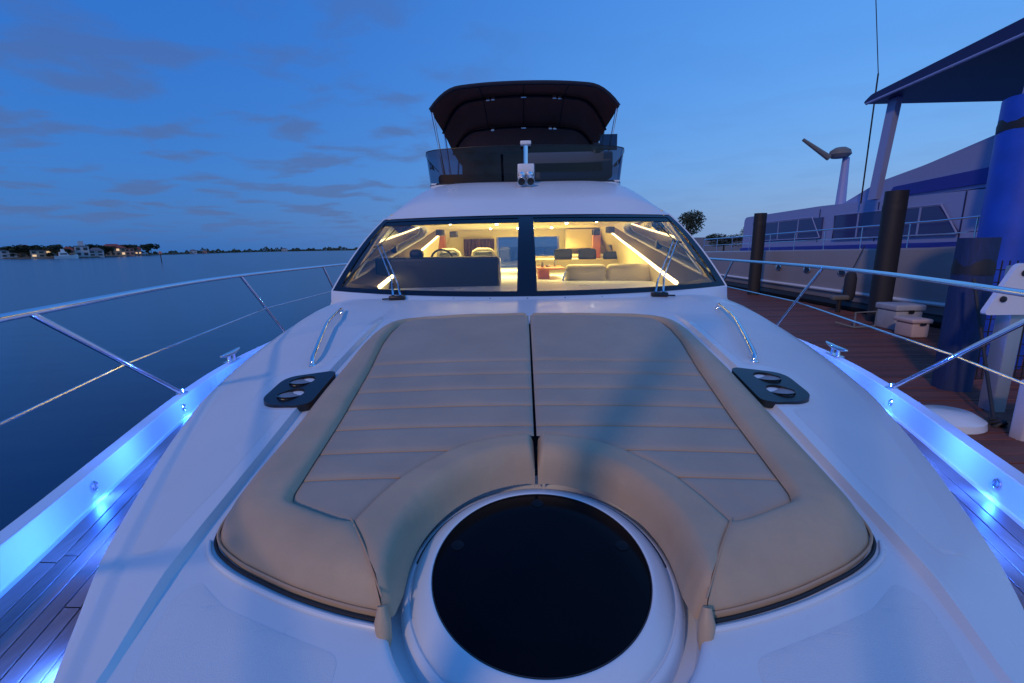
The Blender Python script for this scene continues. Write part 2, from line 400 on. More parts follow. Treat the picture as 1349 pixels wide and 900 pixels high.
# polar patch (slightly overlapping under the main sheet)
NA = 120; prof = [0, .03, .07, .12, .2, .32, .46, .62, .8, 1.0]
V = []; F = []
WC = Vector((0, 1.04))
def sqpt(a):
    c, s_ = math.cos(a), math.sin(a); hx = .60; hy1 = SQY[1]-WC.y; hy0 = WC.y-SQY[0]
    t = min(hx/abs(c) if abs(c) > 1e-6 else 9, (hy1 if s_ > 0 else hy0)/abs(s_) if abs(s_) > 1e-6 else 9)
    return t
for k in range(NA):
    a = 2*math.pi*k/NA; R1 = sqpt(a)
    cs, sn = math.cos(a), math.sin(a)
    # floor of the well, wall, rounded lip, deck
    for rr, dz in ((.27, -.075), (WELL-.03, -.075), (WELL-.012, -.070), (WELL-.006, -.055), (WELL-.002, -.012), (WELL+.004, -.003)):
        x, y = cs*rr, WC.y+sn*rr; V.append((x, y, padbase(x, y)+dz))
    for t in prof:
        rr = WELL+.012+(R1-WELL-.012)*t; x, y = cs*rr, WC.y+sn*rr
        V.append((x, y, deckz(x, y)-(.0005 if t >= 1 else 0)))
m_ = 6+len(prof)
for k in range(NA):
    for i in range(m_-1):
        a, b = k*m_+i, ((k+1) % NA)*m_+i; F.append((a, a+1, b+1, b))
well = obj('hatch_well', V, F, gel, trunk); autosmooth(well, 40)
# non-skid panels: thin proud sheets either side of the well and beside the pads
def sheet(name, outline, off, m, parent, step=.03):
    pts = [Vector((p[0], p[1], 0)) for p in outline]
    bm = bmesh.new(); vs = [bm.verts.new(p) for p in pts]
    for i in range(len(vs)): bm.edges.new((vs[i], vs[(i+1) % len(vs)]))
    tri = tessellate_polygon([pts]); fs = [bm.faces.new((vs[a], vs[b], vs[c])) for a, b, c in tri]
    bmesh.ops.recalc_face_normals(bm, faces=bm.faces[:])
    for it in range(7):
        es = [e for e in bm.edges if e.calc_length() > step*1.6]
        if not es: break
        bmesh.ops.subdivide_edges(bm, edges=es, cuts=1); bmesh.ops.triangulate(bm, faces=bm.faces[:])
    for v in bm.verts: v.co.z = deckz(v.co.x, v.co.y)+(off if not v.is_boundary else off*.2)
    if bm.faces and sum(f.normal.z for f in bm.faces) < 0: bmesh.ops.reverse_faces(bm, faces=bm.faces[:])
    me = bpy.data.meshes.new(name); bm.to_mesh(me); bm.free(); me.materials.append(m)
    me.polygons.foreach_set('use_smooth', [True]*len(me.polygons))
    o = bpy.data.objects.new(name, me); COL.objects.link(o); o.parent = parent; return o
def rounded(poly, r=.05, n=5):
    out = []; L = len(poly)
    for i in range(L):
        p = Vector(poly[i][:2]); a = (Vector(poly[i-1][:2])-p); b = (Vector(poly[(i+1) % L][:2])-p)
        rr = min(r, a.length*.45, b.length*.45); A = p+a.normalized()*rr; B = p+b.normalized()*rr
        for k in range(n+1):
            t = k/n; q = A*(1-t)**2+p*2*t*(1-t)+B*t*t; out.append((q.x, q.y))
    return out
for s in (-1, 1):
    pl = [(s*.43, .62), (s*.445, .82), (s*.60, .875), (s*.78, .945), (s*.90, 1.03), (s*.935, .98), (s*.90, .84), (s*.84, .70), (s*.77, .60), (s*.66, .44), (s*.55, .40)]
    sheet('nonskid_panel', rounded(pl, .03), .0025, nonskid, trunk, .04)
    pl2 = [(s*1.09, 1.12)]+[(s*(stepw(y)+.06), y) for y in (1.4, 1.8, 1.86)]+[(s*1.16, 1.88), (s*1.34, 1.98), (s*1.38, 2.32), (s*1.2, 2.33), (s*1.1, 2.3)]+[(s*(1.09), y) for y in (2.6, 3.0, 3.4, 3.8)]+[(s*(EDG(y)-.1), y) for y in (3.8, 3.4, 3.0, 2.6, 2.2, 1.9, 1.6, 1.35, 1.15)]
    sheet('nonskid_panel', rounded(pl2, .03), .002, nonskid, trunk, .05)

# ---- hatch: rim, glass, latches
tilt = Vector((0, PRO(1.4)-PRO(.75), .65)).normalized()
hz = padbase(0, 1.05)
slope = (PRO(1.33)-PRO(.78))/.55
Mh = Matrix.Translation((0, 1.048, hz-.012)) @ Matrix.Rotation(math.atan(slope), 4, 'X')
hatch = MB().lathe([(.366, -.09), (.362, -.04), (.356, -.024), (.349, -.017), (.342, -.016), (.339, -.020), (.336, -.020), (.334, -.012), (.326, -.003), (.312, .006), (.300, .012), (.290, .0165), (.2835, .018), (.281, .017), (.2798, .012), (.2795, .0)], (0, 0, 0), 128, Mh).build('hatch', gel, yacht, ang=60)
MB().lathe([(.2775, .005), (.2775, .0155), (.275, .0172), (.2, .0177), (.0001, .018)], (0, 0, 0), 96, Mh).build('hatch_glass', hatchg, hatch, ang=60)
MB().lathe([(.2800, .012), (.2800, .0178), (.2778, .0180), (.2774, .014)], (0, 0, 0), 96, Mh).build('gasket', rubber, hatch, ang=60)
for a in (163, 17, 90):
    ca = Vector((.236*math.cos(R(a)), .236*math.sin(R(a)), .0180)); Mr = Mh @ Matrix.Translation(ca) @ Matrix.Rotation(R(a), 4, 'Z')
    MB().lathe([(.018, 0), (.0175, .0012), (.014, .002), (.0001, .0022)], (0, 0, 0), 20, Mr).build('latch', latchm, hatch)
# dark gutter seal at rim aft side
arc = [Mh @ Vector((.3375*math.cos(R(a)), .3375*math.sin(R(a)), -.0175)) for a in range(5, 176, 4)]
MB().tube(arc, .003, 8).build('seal', rubber, hatch)
# label plate on the front of the rim
MB().rbox((-.050, -.318, .0), (.050, -.289, .0185), .003, 2, Mh).build('hinge_plate', gel, hatch)

# ---- cup holders, grab handles
for s in (-1, 1):
    poly = rounded([(s*.985, 1.90), (s*1.04, 1.885), (s*1.17, 1.915), (s*1.255, 1.98), (s*1.25, 2.205), (s*1.02, 2.225), (s*.985, 2.2)], .07, 7)
    cups = [(s*1.125, 2.005), (s*1.132, 2.138)]
    CRr = .053
    V = []; loops = []
    def addloop(pts): loops.append([Vector((p[0], p[1], 0)) for p in pts])
    addloop(poly)
    for cx_, cy_ in cups: addloop([(cx_+CRr*1.18*math.cos(t), cy_+CRr*math.sin(t)) for t in [2*math.pi*k/28 for k in range(28)]])
    flat = [p for l in loops for p in l]; tri = tessellate_polygon(loops)
    def plz(x, y): return max(deckz(x, y), deckz(s*1.10, y)-(abs(x)-1.10)*.10)+.011
    V = [(p.x, p.y, plz(p.x, p.y)) for p in flat]; F = [tuple(t) for t in tri]; nb = len(V)
    V += [(p.x, p.y, plz(p.x, p.y)-.03) for p in flat]
    i0 = 0
    for l in loops:
        L = len(l)
        for k in range(L): F.append((i0+k, i0+(k+1) % L, nb+i0+(k+1) % L, nb+i0+k))
        i0 += L
    cp = obj('cup_holder', V, F, black, yacht, smooth=False)
    bm = bmesh.new(); bm.from_mesh(cp.data); bmesh.ops.recalc_face_normals(bm, faces=bm.faces[:]); bm.to_mesh(cp.data); bm.free()
    for cx_, cy_ in cups:
        z = plz(cx_, cy_)
        cw = MB().lathe([(CRr*1.03, .0), (CRr*1.01, .0015), (CRr*.96, .0012), (CRr*.94, -.007)], (cx_, cy_, z), 28, Matrix.Diagonal((1.18, 1, 1, 1))).build('cup_rim', black, cp)
        MB().lathe([(CRr*.95, -.0045), (CRr*.7, -.0062), (.0001, -.0066)], (cx_, cy_, z), 28, Matrix.Diagonal((1.18, 1, 1, 1))).build('cup_bottom', cupm, cw)
    hp = [(1.175, 2.36), (1.185, 2.38, .03), (1.215, 2.50, .045), (1.27, 2.70, .05), (1.35, 3.0, .05), (1.44, 3.38, .045), (1.475, 3.55, .03), (1.48, 3.57, 0)]
    pts = []
    for q in hp:
        h = q[2] if len(q) > 2 else 0
        pts.append((s*q[0], q[1], deckz(s*q[0], q[1])+h))
    gh = MB().tube(catmull(pts, 5), .0125, 12).build('grab_handle', chrome, yacht)
    for e_ in (0, -1):
        q = hp[e_]; MB().lathe([(.024, 0), (.022, .006), (.013, .009)], (s*q[0], q[1], deckz(s*q[0], q[1])), 16).build('foot', chrome, gh)

# ---- sun pads
def sdf_piece(name, poly, types, Tfun, prof, m, parent, step=.010, bulge=0, wr=None):
    """puffed piece: poly closed list of (x,y); types[i] = edge i kind; prof[kind]=(radius, drop)"""
    P = np.array(poly); Q = np.roll(P, -1, 0)
    x0, y0 = P.min(0)-step; x1, y1 = P.max(0)+step
    nx = int((x1-x0)/step)+2; ny = int((y1-y0)/step)+2
    gx, gy = np.meshgrid(x0+np.arange(nx)*step, y0+np.arange(ny)*step)
    pts = np.stack([gx.ravel(), gy.ravel()], 1)
    inside = np.zeros(len(pts), bool)
    for a, b in zip(P, Q):
        c = ((a[1] > pts[:, 1]) != (b[1] > pts[:, 1]))
        with np.errstate(divide='ignore', invalid='ignore'):
            xi = (b[0]-a[0])*(pts[:, 1]-a[1])/(b[1]-a[1])+a[0]
        inside ^= c & (pts[:, 0] < xi)
    def near(p):
        best = np.full(len(p), 1e9); bp = np.zeros((len(p), 2)); dk = {k: np.full(len(p), 1e9) for k in prof}
        for a, b, t in zip(P, Q, types):
            d = b-a; L = (d@d)
            u = np.clip(((p-a)@d)/L, 0, 1); c = a+u[:, None]*d; dd = np.hypot(*(p-c).T)
            w = dd < best; best[w] = dd[w]; bp[w] = c[w]
            dk[t] = np.minimum(dk[t], dd)
        return best, bp, dk
    best, bp, dk = near(pts)
    ing = inside.reshape(ny, nx)
    cell = ing[:-1, :-1] | ing[1:, :-1] | ing[:-1, 1:] | ing[1:, 1:]
    out = ~inside; pts2 = pts.copy(); pts2[out] = bp[out]
    close = inside & (best < step*.3); pts2[close] = bp[close]
    best, bp, dk = near(pts2)
    z = np.array([padbase(x, y) for x, y in pts2])+np.array([Tfun(x, y) for x, y in pts2])
    dr = np.zeros(len(pts2))
    for k, (r, d) in prof.items():
        t = np.clip(dk[k]/r, 0, 1); q = 1-np.clip(1-(1-t)**2, 0, 1)**.62; dr = np.maximum(dr, d*q)+.25*np.minimum(dr, d*q)
    z = z-dr
    if bulge: z += bulge*np.clip(best/.10, 0, 1)**.7
    if wr is not None: z += wr(pts2[:, 0], pts2[:, 1])*np.clip(best/.03, 0, 1)
    used = {}; V = []; F = []
    idx = lambda j, i: j*nx+i
    for j in range(ny-1):
        for i in range(nx-1):
            if not cell[j, i]: continue
            f = []
            for q in (idx(j, i), idx(j, i+1), idx(j+1, i+1), idx(j+1, i)):
                if q not in used: used[q] = len(V); V.append((pts2[q, 0], pts2[q, 1], z[q]))
                f.append(used[q])
            F.append(f)
    o = obj(name, V, F, m, parent)
    bm = bmesh.new(); bm.from_mesh(o.data); bmesh.ops.remove_doubles(bm, verts=bm.verts[:], dist=.0006)
    bmesh.ops.recalc_face_normals(bm, faces=bm.faces[:])
    iv = [v for v in bm.verts if not v.is_boundary]
    for _ in range(3): bmesh.ops.smooth_vert(bm, verts=iv, factor=.5, use_axis_x=True, use_axis_y=True, use_axis_z=True)
    if sum(f.normal.z for f in bm.faces) < 0: bmesh.ops.reverse_faces(bm, faces=bm.faces[:])
    bm.to_mesh(o.data); bm.free(); o.data.polygons.foreach_set('use_smooth', [True]*len(o.data.polygons)); return o
def clip_y(poly, y0, y1):
    def half(pl, f, yv):
        out = []
        for i in range(len(pl)):
            a, b = pl[i], pl[(i+1) % len(pl)]; fa, fb = f(a[1]), f(b[1])
            if fa >= 0: out.append(a)
            if fa*fb < 0: t = (yv-a[1])/(b[1]-a[1]); out.append((a[0]+(b[0]-a[0])*t, yv))
        return out
    pl = half(poly, lambda y: y-y0, y0); return half(pl, lambda y: y1-y, y1)
OUTL = [(.345, .925), (.37, .90), (.45, .918), (.535, .943), (.625, .975), (.71, 1.012), (.80, 1.055), (.87, 1.098), (.915, 1.135), (.945, 1.18), (.958, 1.25), (.963, 1.36), (.965, 1.7), (.972, 2.13), (.975, 2.45), (.97, 2.62), (.95, 2.78), (.905, 2.88), (.82, 2.945), (.69, 2.98), (.39, 3.0), (.005, 3.005)]
ARC = [(.345*math.cos(R(a)), 1.04+.345*math.sin(R(a))) for a in range(0, 90, 6)]
ARC = [(x, y) for x, y in ARC if x > .016]+[(.005, 1.385)]
ARC = [(.343, .97)]+ARC
PARC = [(.005, 1.512), (.09, 1.505), (.17, 1.487), (.24, 1.458), (.303, 1.418), (.37, 1.357), (.43, 1.285), (.475, 1.20), (.512, 1.105)]
PIN = [(.56, 1.118), (.70, 1.182), (.722, 1.197), (.732, 1.23), (.738, 1.4), (.745, 1.64), (.775, 2.1), (.81, 2.42), (.815, 2.62), (.80, 2.76), (.77, 2.82), (.70, 2.845), (.4, 2.87), (.005, 2.88)]
YS = [1.295, 1.43, 1.575, 1.72, 1.86, 2.0, 2.14]
for s in (-1, 1):
    side = 'port' if s < 0 else 'starboard'
    pad = empty('sun_pad', (s*.5, 2.0, PRO(2.0)), ('beige quilted sun pad covering the left half of the foredeck' if s < 0 else 'beige quilted sun pad on the right half of the foredeck, crossed by a shadow streak'), 'sun pad')
    mir = (lambda L: [(s*x, y) for x, y in L])
    def wrf(seed, amp):
        rs = np.random.RandomState(seed); ks = [(rs.uniform(3, 16), rs.uniform(3, 16), rs.uniform(0, 6.3)) for _ in range(7)]
        return lambda x, y: sum(amp*np.sin(a*x+b*y+c)/(1+.1*(a+b)) for a, b, c in ks)
    # outer bolster: side, front and rear strip
    Tn = .115
    def fold(x, y):
        # small pucker lines radiating at the inner corner
        d = np.hypot(abs(x)-.72, y-1.19); a = np.arctan2(y-1.19, abs(x)-.72)
        return .0022*np.sin(a*16)*np.exp(-(d/.10)**2)*np.clip(d/.02, 0, 1)
    w1 = wrf(11+s, .0024)
    inner = PIN
    bol = OUTL[1:]+[(.005, 2.88)]+inner[:-1][::-1]+[(.512, 1.105)]
    ty = ['o']*(len(OUTL[1:])-1)+['c']+['s']*(len(inner[:-1])+1)+['m']
    bol_m = mir(bol)
    sdf_piece('bolster', bol_m, ty, lambda x, y: ip(y, [.9, 2.7, 3.0], [Tn, Tn, .095]), {'o': (.13, .125), 's': (.030, .026), 'm': (.02, .008), 'c': (.022, .05)}, vinyl, pad, .010, wr=lambda x, y: w1(x, y)+fold(x, y))
    # inner arc bolster round the hatch
    ab = [(.37, .90), (.512, 1.105)]+PARC[:-1][::-1]+[(.005, 1.385)]+ARC[:-1][::-1]+[(.35, .92)]
    ta = ['m']+['s']*(len(PARC)-1)+['c']+['o']*(len(ab)-2-(len(PARC)-1))
    w2 = wrf(21+s, .0022)
    sdf_piece('inner_bolster', mir(ab), ta, lambda x, y: Tn-.008, {'o': (.058, .112), 's': (.028, .024), 'm': (.02, .008), 'c': (.022, .06)}, vinyl, pad, .006, wr=w2)
    # quilted strips
    panel = PARC+PIN
    lim = [1.0]+YS+[2.95]
    for a, b in zip(lim[:-1], lim[1:]):
        pl = clip_y(panel, a, b)
        cl_ = []
        for p in pl:
            if not cl_ or math.dist(p, cl_[-1]) > 1e-4: cl_.append(p)
        w3 = wrf(int(a*100)+s, .0020)
        q = sdf_piece('quilted_strip', mir(cl_), ['s']*len(cl_), lambda x, y: .094, {'s': (.014, .0085)}, vinyl2, pad, .009, bulge=.003, wr=w3)
    def xr(y):
        xs = []
        for (x0_, y0_), (x1_, y1_) in zip(panel, panel[1:]+panel[:1]):
            if (y0_-y)*(y1_-y) < 0: xs.append(x0_+(x1_-x0_)*(y-y0_)/(y1_-y0_))
        return min(xs), max(xs)
    for yq in YS:
        xa, xb = xr(yq); MB().tube([(s*(xa+.006+(xb-xa-.012)*i/24), yq-.002, padbase(s*(xa+(xb-xa)*i/24), yq)+.0885) for i in range(25)], .0028, 6).build('seam_cord', thread, pad)
    # piping / welts
    for pts, nm in ((mir([(.37, .90), (.44, 1.0), (.512, 1.105)]), 'seam_cord'),):
        pp = [(x, y, padbase(x, y)+(.066 if i == 0 else .104)) for i, (x, y) in enumerate(pts)]
        MB().tube(catmull(pp, 6), .003, 6).build(nm, thread, pad)
    pp = [(x*.998, y+.003, padbase(x, y)+.018) for x, y in mir(OUTL[1:13])]
    MB().tube(catmull(pp, 4), .004, 6).build('seam_cord', thread, pad)
    # hanging flap at the tip
    fx, fy = s*.366, .882
    b0 = Vector((fx, fy, padbase(fx, fy)))
    MB().tube([b0+Vector((s*.004, .012, .05)), b0+Vector((0, -.002, .02)), b0+Vector((-s*.004, -.010, -.02)), b0+Vector((-s*.002, -.008, -.05))], [.010, .019, .017, .011], 12).build('tie_flap', vinyl, pad)
    # moulded lip, and a dark cord put in as shade under the pad edge
    lp = [(x*1.015, y-.020, deckz(x, y-.020)+.003) for x, y in mir(OUTL[1:10])]
    MB().tube(catmull(lp, 5), .007, 10).build('pad_lip', gel, trunk)
    lp = [(x*1.003, y-.004, padbase(x, y)+.003) for x, y in mir(OUTL[1:13])]
    MB().tube(catmull(lp, 5), .005, 8).build('pad_shade_cord', rubber, trunk)
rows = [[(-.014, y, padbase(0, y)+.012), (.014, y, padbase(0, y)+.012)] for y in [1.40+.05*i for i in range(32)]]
MB().grid(rows).build('seam_shade_strip', rubber, trunk)  # dark strip put in as the shade between the two pads

# ---- guard rails
def rail_x(y): return GUN(y)-.03 if y > -2.3 else GUN(y)-.03
RZ = 2.79
for s in (-1, 1):
    pts = [(s*max(.0, rail_x(y)), y, RZ+.06*max(0, (0-y)/2.5)) for y in [-2.55, -2.45, -2.2, -1.8, -1.3, -.7, 0, .6, 1.2, 1.8, 2.4, 3.0, 3.6, 4.3, 5.0, 5.8, 6.6, 7.5, 8.5, 9.2]]
    pts += [(s*(GUN(9.6)-.03), 9.6, 2.6), (s*(GUN(9.7)-.03), 9.75, 2.12)]
    hr = MB().tube(catmull(pts, 5), .0145, 14).build('guard_rail', chrome, yacht)
    wp = [(0, -2.5, 2.48), (s*rail_x(-1.9), -1.9, 2.47)]+[(s*(.5*rail_x(yt)+.5*(GUN(yb)-.03)), .5*(yt+yb), 2.45) for yt, yb in ((-1.55, -.9), (.15, 1.05), (1.62, 2.76), (3.96, 4.75), (5.9, 6.5), (7.9, 8.3))]+[(s*(GUN(9.6)-.03), 9.6, 2.4)]
    MB().tube(wp, .0058, 8).build('guard_wire', chrome, hr)
    for (yt, yb) in ((-1.55, -.9), (.15, 1.05), (1.62, 2.76), (3.96, 4.75), (5.9, 6.5), (7.9, 8.3)):
        a = Vector((s*rail_x(yt), yt, RZ)); b = Vector((s*(GUN(yb)-.03), yb, 2.11))
        st = MB().tube([a, a*.5+b*.5, b], .0125, 12).build('stanchion', chrome, hr)
        MB().lathe([(.034, 0), (.033, .006), (.018, .012), (.0135, .03)], b-Vector((0, 0, .003)), 18).build('socket', chrome, st)
    # mooring cleat on the gunwale
    y = 3.62; g = GUN(y)-.02; d = Vector((GUN(y+.1)-GUN(y-.1), .2, 0)); d.x *= s; d.normalize()
    base = Vector((s*(g-.0), y, 2.108)); cl = MB()
    for k in (-.045, .045): cl.tube([base+d*k, base+d*k*.9+Vector((0, 0, .055))], [.017, .013], 12)
    hrn = [base+d*t+Vector((0, 0, .062+.012*abs(t/.16)**2)) for t in (-.17, -.13, -.07, 0, .07, .13, .17)]
    cl.tube(hrn, [.006, .013, .018, .019, .018, .013, .006], 12)
    cl.box((-.09, -.03, -.0), (.09, .03, .006), Matrix.Translation(base) @ d.to_track_quat('X', 'Z').to_matrix().to_4x4())
    cl.build('cleat', chrome, yacht)
    # courtesy lamps under the coachroof lip, shining across the side deck
    for y in (.92, 1.43, 2.05, 2.75, 3.4, 4.1, 5.4):
        e = EDG(y); de = (EDG(y+.05)-EDG(y-.05))/.1; nrm = Vector((s, -de, -.30)).normalized()
        c = Vector((s*(e-.006), y, EDZ(y)-.045)); M = nrm.to_track_quat('Z', 'Y').to_matrix().to_4x4()
        fx = MB().lathe([(.020, -.004), (.020, .004), (.016, .007), (.014, .004)], c, 20, M).build('deck_lamp', chrome, trunk)
        MB().lathe([(.0135, .004), (.0001, .0055)], c, 16, M).build('lens', blueled, fx)
        L = bpy.data.lights.new('deck_lamp_light', 'AREA'); L.shape = 'DISK'; L.size = .03; L.energy = LEDW; L.color = (.03, .14, 1.0); L.spread = R(175)
        lo = bpy.data.objects.new('deck_lamp_light', L); COL.objects.link(lo); lo.parent = fx
        lo.location = c+nrm*.012; lo.rotation_euler = nrm.to_track_quat('-Z', 'Y').to_euler()
for s in (-1, 1):
    for y in (1.70, 2.66, 3.7):
        g = GUN(y); dg = (GUN(y+.05)-GUN(y-.05))/.1; nrm = Vector((-s, dg, -.35)).normalized()
        L = bpy.data.lights.new('courtesy_glow', 'AREA'); L.shape = 'DISK'; L.size = .024; L.energy = LEDW*.6; L.color = (.02, .12, 1.0)
        lo = bpy.data.objects.new('courtesy_glow', L); COL.objects.link(lo); lo.parent = yacht
        lo.location = Vector((s*(g-.082), y, 2.035)); lo.rotation_euler = nrm.to_track_quat('-Z', 'Y').to_euler()
# unseen poles added behind the camera to throw the streaks of shade
for (x, y, r, h) in ((-.90, -.40, .060, 2.7), (-.14, -.62, .022, 2.0)):
    st = MB(); z0 = deckz(x, y) if abs(x) < EDG(y) else TEAKZ
    st.tube([(x, y, z0), (x, y, z0+h*.5), (x, y, z0+h)], r, 14)
    st.build('shade_pole', canvasd if r > .03 else chrome, yacht)

# ---- windscreen
WB = lambda x: Vector((x, 3.95+.45*abs(x/1.88)**2.2, deckz(min(abs(x), 1.7), 4.0)*0+2.585+.03*(x/1.88)**2))
WT = lambda x: Vector((x, 4.93+.22*abs(x/1.56)**2.2, 3.315-.012*(x/1.56)**2))
def WS(u, v):
    b = WB(1.88*u); t = WT(1.56*u); p = b.lerp(t, v); bow = .05*4*v*(1-v); return p+Vector((0, -bow*.55, bow*.8))
def wsheet(name, u0, u1, v0, v1, off, m, parent, nu=24, nv=10, th=.0):
    rows = []; N = Vector((0, -.58, .81))
    for j in range(nv+1):
        v = v0+(v1-v0)*j/nv; rows.append([WS(u0+(u1-u0)*i/nu, v)+N*off for i in range(nu+1)])
    mb = MB().grid(rows)
    if th:
        n0 = len(mb.V); mb.grid([[p-N*th for p in r] for r in rows], flip=True)
        w = nu+1; h = nv+1
        ring = [i for i in range(w)]+[j*w+w-1 for j in range(1, h)]+[(h-1)*w+i for i in range(w-2, -1, -1)]+[j*w for j in range(h-2, 0, -1)]
        for a, b in zip(ring, ring[1:]+ring[:1]): mb.F.append((a, n0+a, n0+b, b))
    return mb.build(name, m, parent)
ws = wsheet('windscreen_frame', -1, 1, -.012, .035, .006, tinttop, yacht, 48, 3, .02)
wsheet('top_band', -1, 1, .955, 1.0, .006, tinttop, ws, 48, 3, .02)
wsheet('centre_pillar', -.048, .046, .035, .955, .006, tinttop, ws, 2, 12, .03)
for s in (-1, 1):
    wsheet('side_pillar', min(s*1.0, s*.962), max(s*1.0, s*.962), .035, .955, .006, tinttop, ws, 3, 12, .025)
    wsheet('sun_band', min(s*.962, s*.047), max(s*.962, s*.047), .875, .955, .0005, tint, ws, 20, 3, .004)
    wsheet('window_pane', min(s*.962, s*.047), max(s*.962, s*.047), .035, .875, -.004, wglass, ws, 24, 10)
# white surround: cowl in front and cabin corners
rows = []
for off, dz in ((-.0, 0.002), (-.02, .006), (-.05, -.006), (-.12, -.022)):
    r = []
    for i in range(61):
        u = -1+i/30; p = WS(u, -.012); q = p+Vector((u*(-off)*.25, off*(1-.75*abs(u)**8), dz*(1 if dz > 0 else 1)))
        if off < -.1: q.x = max(-1.90, min(1.90, q.x)); q.z = deckz(max(-1.9, min(1.9, q.x)), q.y)-.002
        r.append(q)
    rows.append(r)
MB().grid(rows).build('cowl', gel, trunk)
for i in range(11):
    u = -.85+1.7*i/10; p = WS(u, -.012)+Vector((0, -.055, 0)); MB().lathe([(.006, -.004), (.006, .003), (.0001, .004)], (p.x, p.y, deckz(p.x, p.y)+.004), 10).build('screw_cap', black, trunk)

# ---- cabin sides (leaning in), wedge windows, roof
def sidex(z): return 1.94-(z-2.45)*.42
def sidept(y, z, off, s):
    # blend towards the raked pillar line at the front
    return Vector((s*(sidex(z)-off), y, z))
# pillar foot (y 4.40, z 2.62) head (5.15, 3.30)
outer = [(4.38, 2.30), (4.44, 2.62), (4.63, 2.80), (4.85, 3.02), (5.13, 3.29), (5.18, 3.33), (5.6, 3.39), (6.3, 3.47), (10.0, 3.48), (10.0, 2.30)]
win = rounded([(4.62, 2.70), (7.25, 3.17), (7.30, 3.27), (7.0, 3.31), (5.38, 3.30), (5.05, 3.10)], .06, 4)
win2 = rounded([(7.9, 2.70), (9.3, 2.70), (9.3, 3.0), (8.9, 3.02), (8.1, 2.92)], .05, 3)
def slab(name, outer, holes, o0, o1, s, m, parent):
    loops = [[Vector((p[0], p[1], 0)) for p in l] for l in [outer]+holes]
    flat = [p for l in loops for p in l]; tri = tessellate_polygon(loops); V = []; F = []
    for o_ in (o0, o1): V += [sidept(p.x, p.y, o_, s) for p in flat]
    n = len(flat); F += [tuple(t) for t in tri]+[tuple(i+n for i in t[::-1]) for t in tri]; i0 = 0
    for l in loops:
        L = len(l)
        for k in range(L): F.append((i0+k, i0+(k+1) % L, n+i0+(k+1) % L, n+i0+k))
        i0 += L
    mb = MB().add(V, F); return mb.build(name, m, parent, ang=25)
for s in (-1, 1):
    cs = slab('cabin_side', outer, [win, win2], 0, .03, s, gel, yacht)
    slab('side_lining', [(p[0]+.02 if p[0] < 9 else p[0], p[1]) for p in outer], [win, win2], .033, .07, s, cream, cs)
    slab('side_window', win, [], .012, .018, s, sideg, cs)
    slab('side_window', win2, [], .012, .018, s, tint, cs)
    # window trim inside, white
    tr = [sidept(y, z, .075, s) for y, z in win]; MB().tube(tr+[tr[0]], .012, 8, cap=False).build('window_trim', gel, cs)
    MB().box((-.02, -.02, 0), (.02, .02, .42), Matrix.Translation(sidept(6.0, 2.9, .06, s))).build('mullion', navy, cs)
    # A pillar outer skin from the frame edge round to the side
    rows = []
    for i in range(15):
        v = -.02+1.04*i/14; p = WS(s, v); z = p.z
        q = Vector((s*(sidex(z)), p.y+.07, z))
        rows.append([p+Vector((0, 0, .004)), p+Vector((s*.015, .0, .008)), Vector((s*(abs(p.x)*.4+sidex(z)*.6), p.y+.03, z+.004)), q, q+Vector((0, .08, -.01))])
    MB().grid(rows, flip=(s < 0)).build('front_pillar', gel, cs)
    # led light line and coving inside, rising aft
    cov = [(4.55, 2.62), (5.0, 2.69), (5.6, 2.80), (6.3, 2.93), (7.0, 3.06), (7.5, 3.16), (7.9, 3.24)]
    oo = lambda y: ip(y, [4.5, 6, 7.9], [.37, .27, .17])
    rows = [[sidept(y, z+.05, .07, s), sidept(y, z+.0, oo(y)+.02, s)] for y, z in cov]
    MB().grid(rows).build('side_shelf', taupe, cs)
    rows = [[sidept(y, z+.0, oo(y)+.02, s), sidept(y, z-.05, oo(y)+.02, s), Vector((s*1.62, y, 2.2))] for y, z in cov]
    MB().grid(rows).build('coving', cream, cs)
    MB().tube([sidept(y, z+.008, oo(y)+.025, s) for y, z in cov], [.020, .019, .017, .015, .013, .012, .011], 8).build('light_line', ledstrip, cs)
EZ = lambda y: ip(y, [5.15, 5.6, 6.3], [3.335, 3.40, 3.49])
rows = []
ROOFZ = smooth_ip([4.93, 5.15, 5.4, 5.7, 6.0, 6.5, 10.2], [3.335, 3.47, 3.60, 3.72, 3.80, 3.84, 3.84])
for y in [4.93, 5.0, 5.08, 5.15, 5.25, 5.35, 5.5, 5.7, 5.9, 6.1, 6.5, 7, 8, 9, 10, 10.2]:
    r = []
    w = ip(y, [4.93, 5.25, 6.2], [1.555, 1.545, 1.575]); zr = ROOFZ(y)
    for i in range(41):
        u = -1+i/20; x = u*w; yy = y; z = zr-(zr-EZ(y))*abs(u)**6
        if y < 5.2:  # follow the curved screen head
            t = (y-4.93)/.27; p = WS(max(-1, min(1, x/1.56)), 1.0); yy = p.y+(5.25-p.y)*t; z = p.z+.012+(ROOFZ(5.25)-(ROOFZ(5.25)-EZ(5.25))*abs(u)**6-p.z-.012)*t
        r.append(Vector((x, yy, z)))
    if y >= 5.2: r = [r[0]+Vector((-.02, 0, -.05))]+r+[r[-1]+Vector((.02, 0, -.05))]
    else: r = [r[0]+Vector((-.004, .0, -.01))]+r+[r[-1]+Vector((.004, 0, -.01))]
    rows.append(r)
roof = MB().grid(rows).build('roof', gel, yacht)
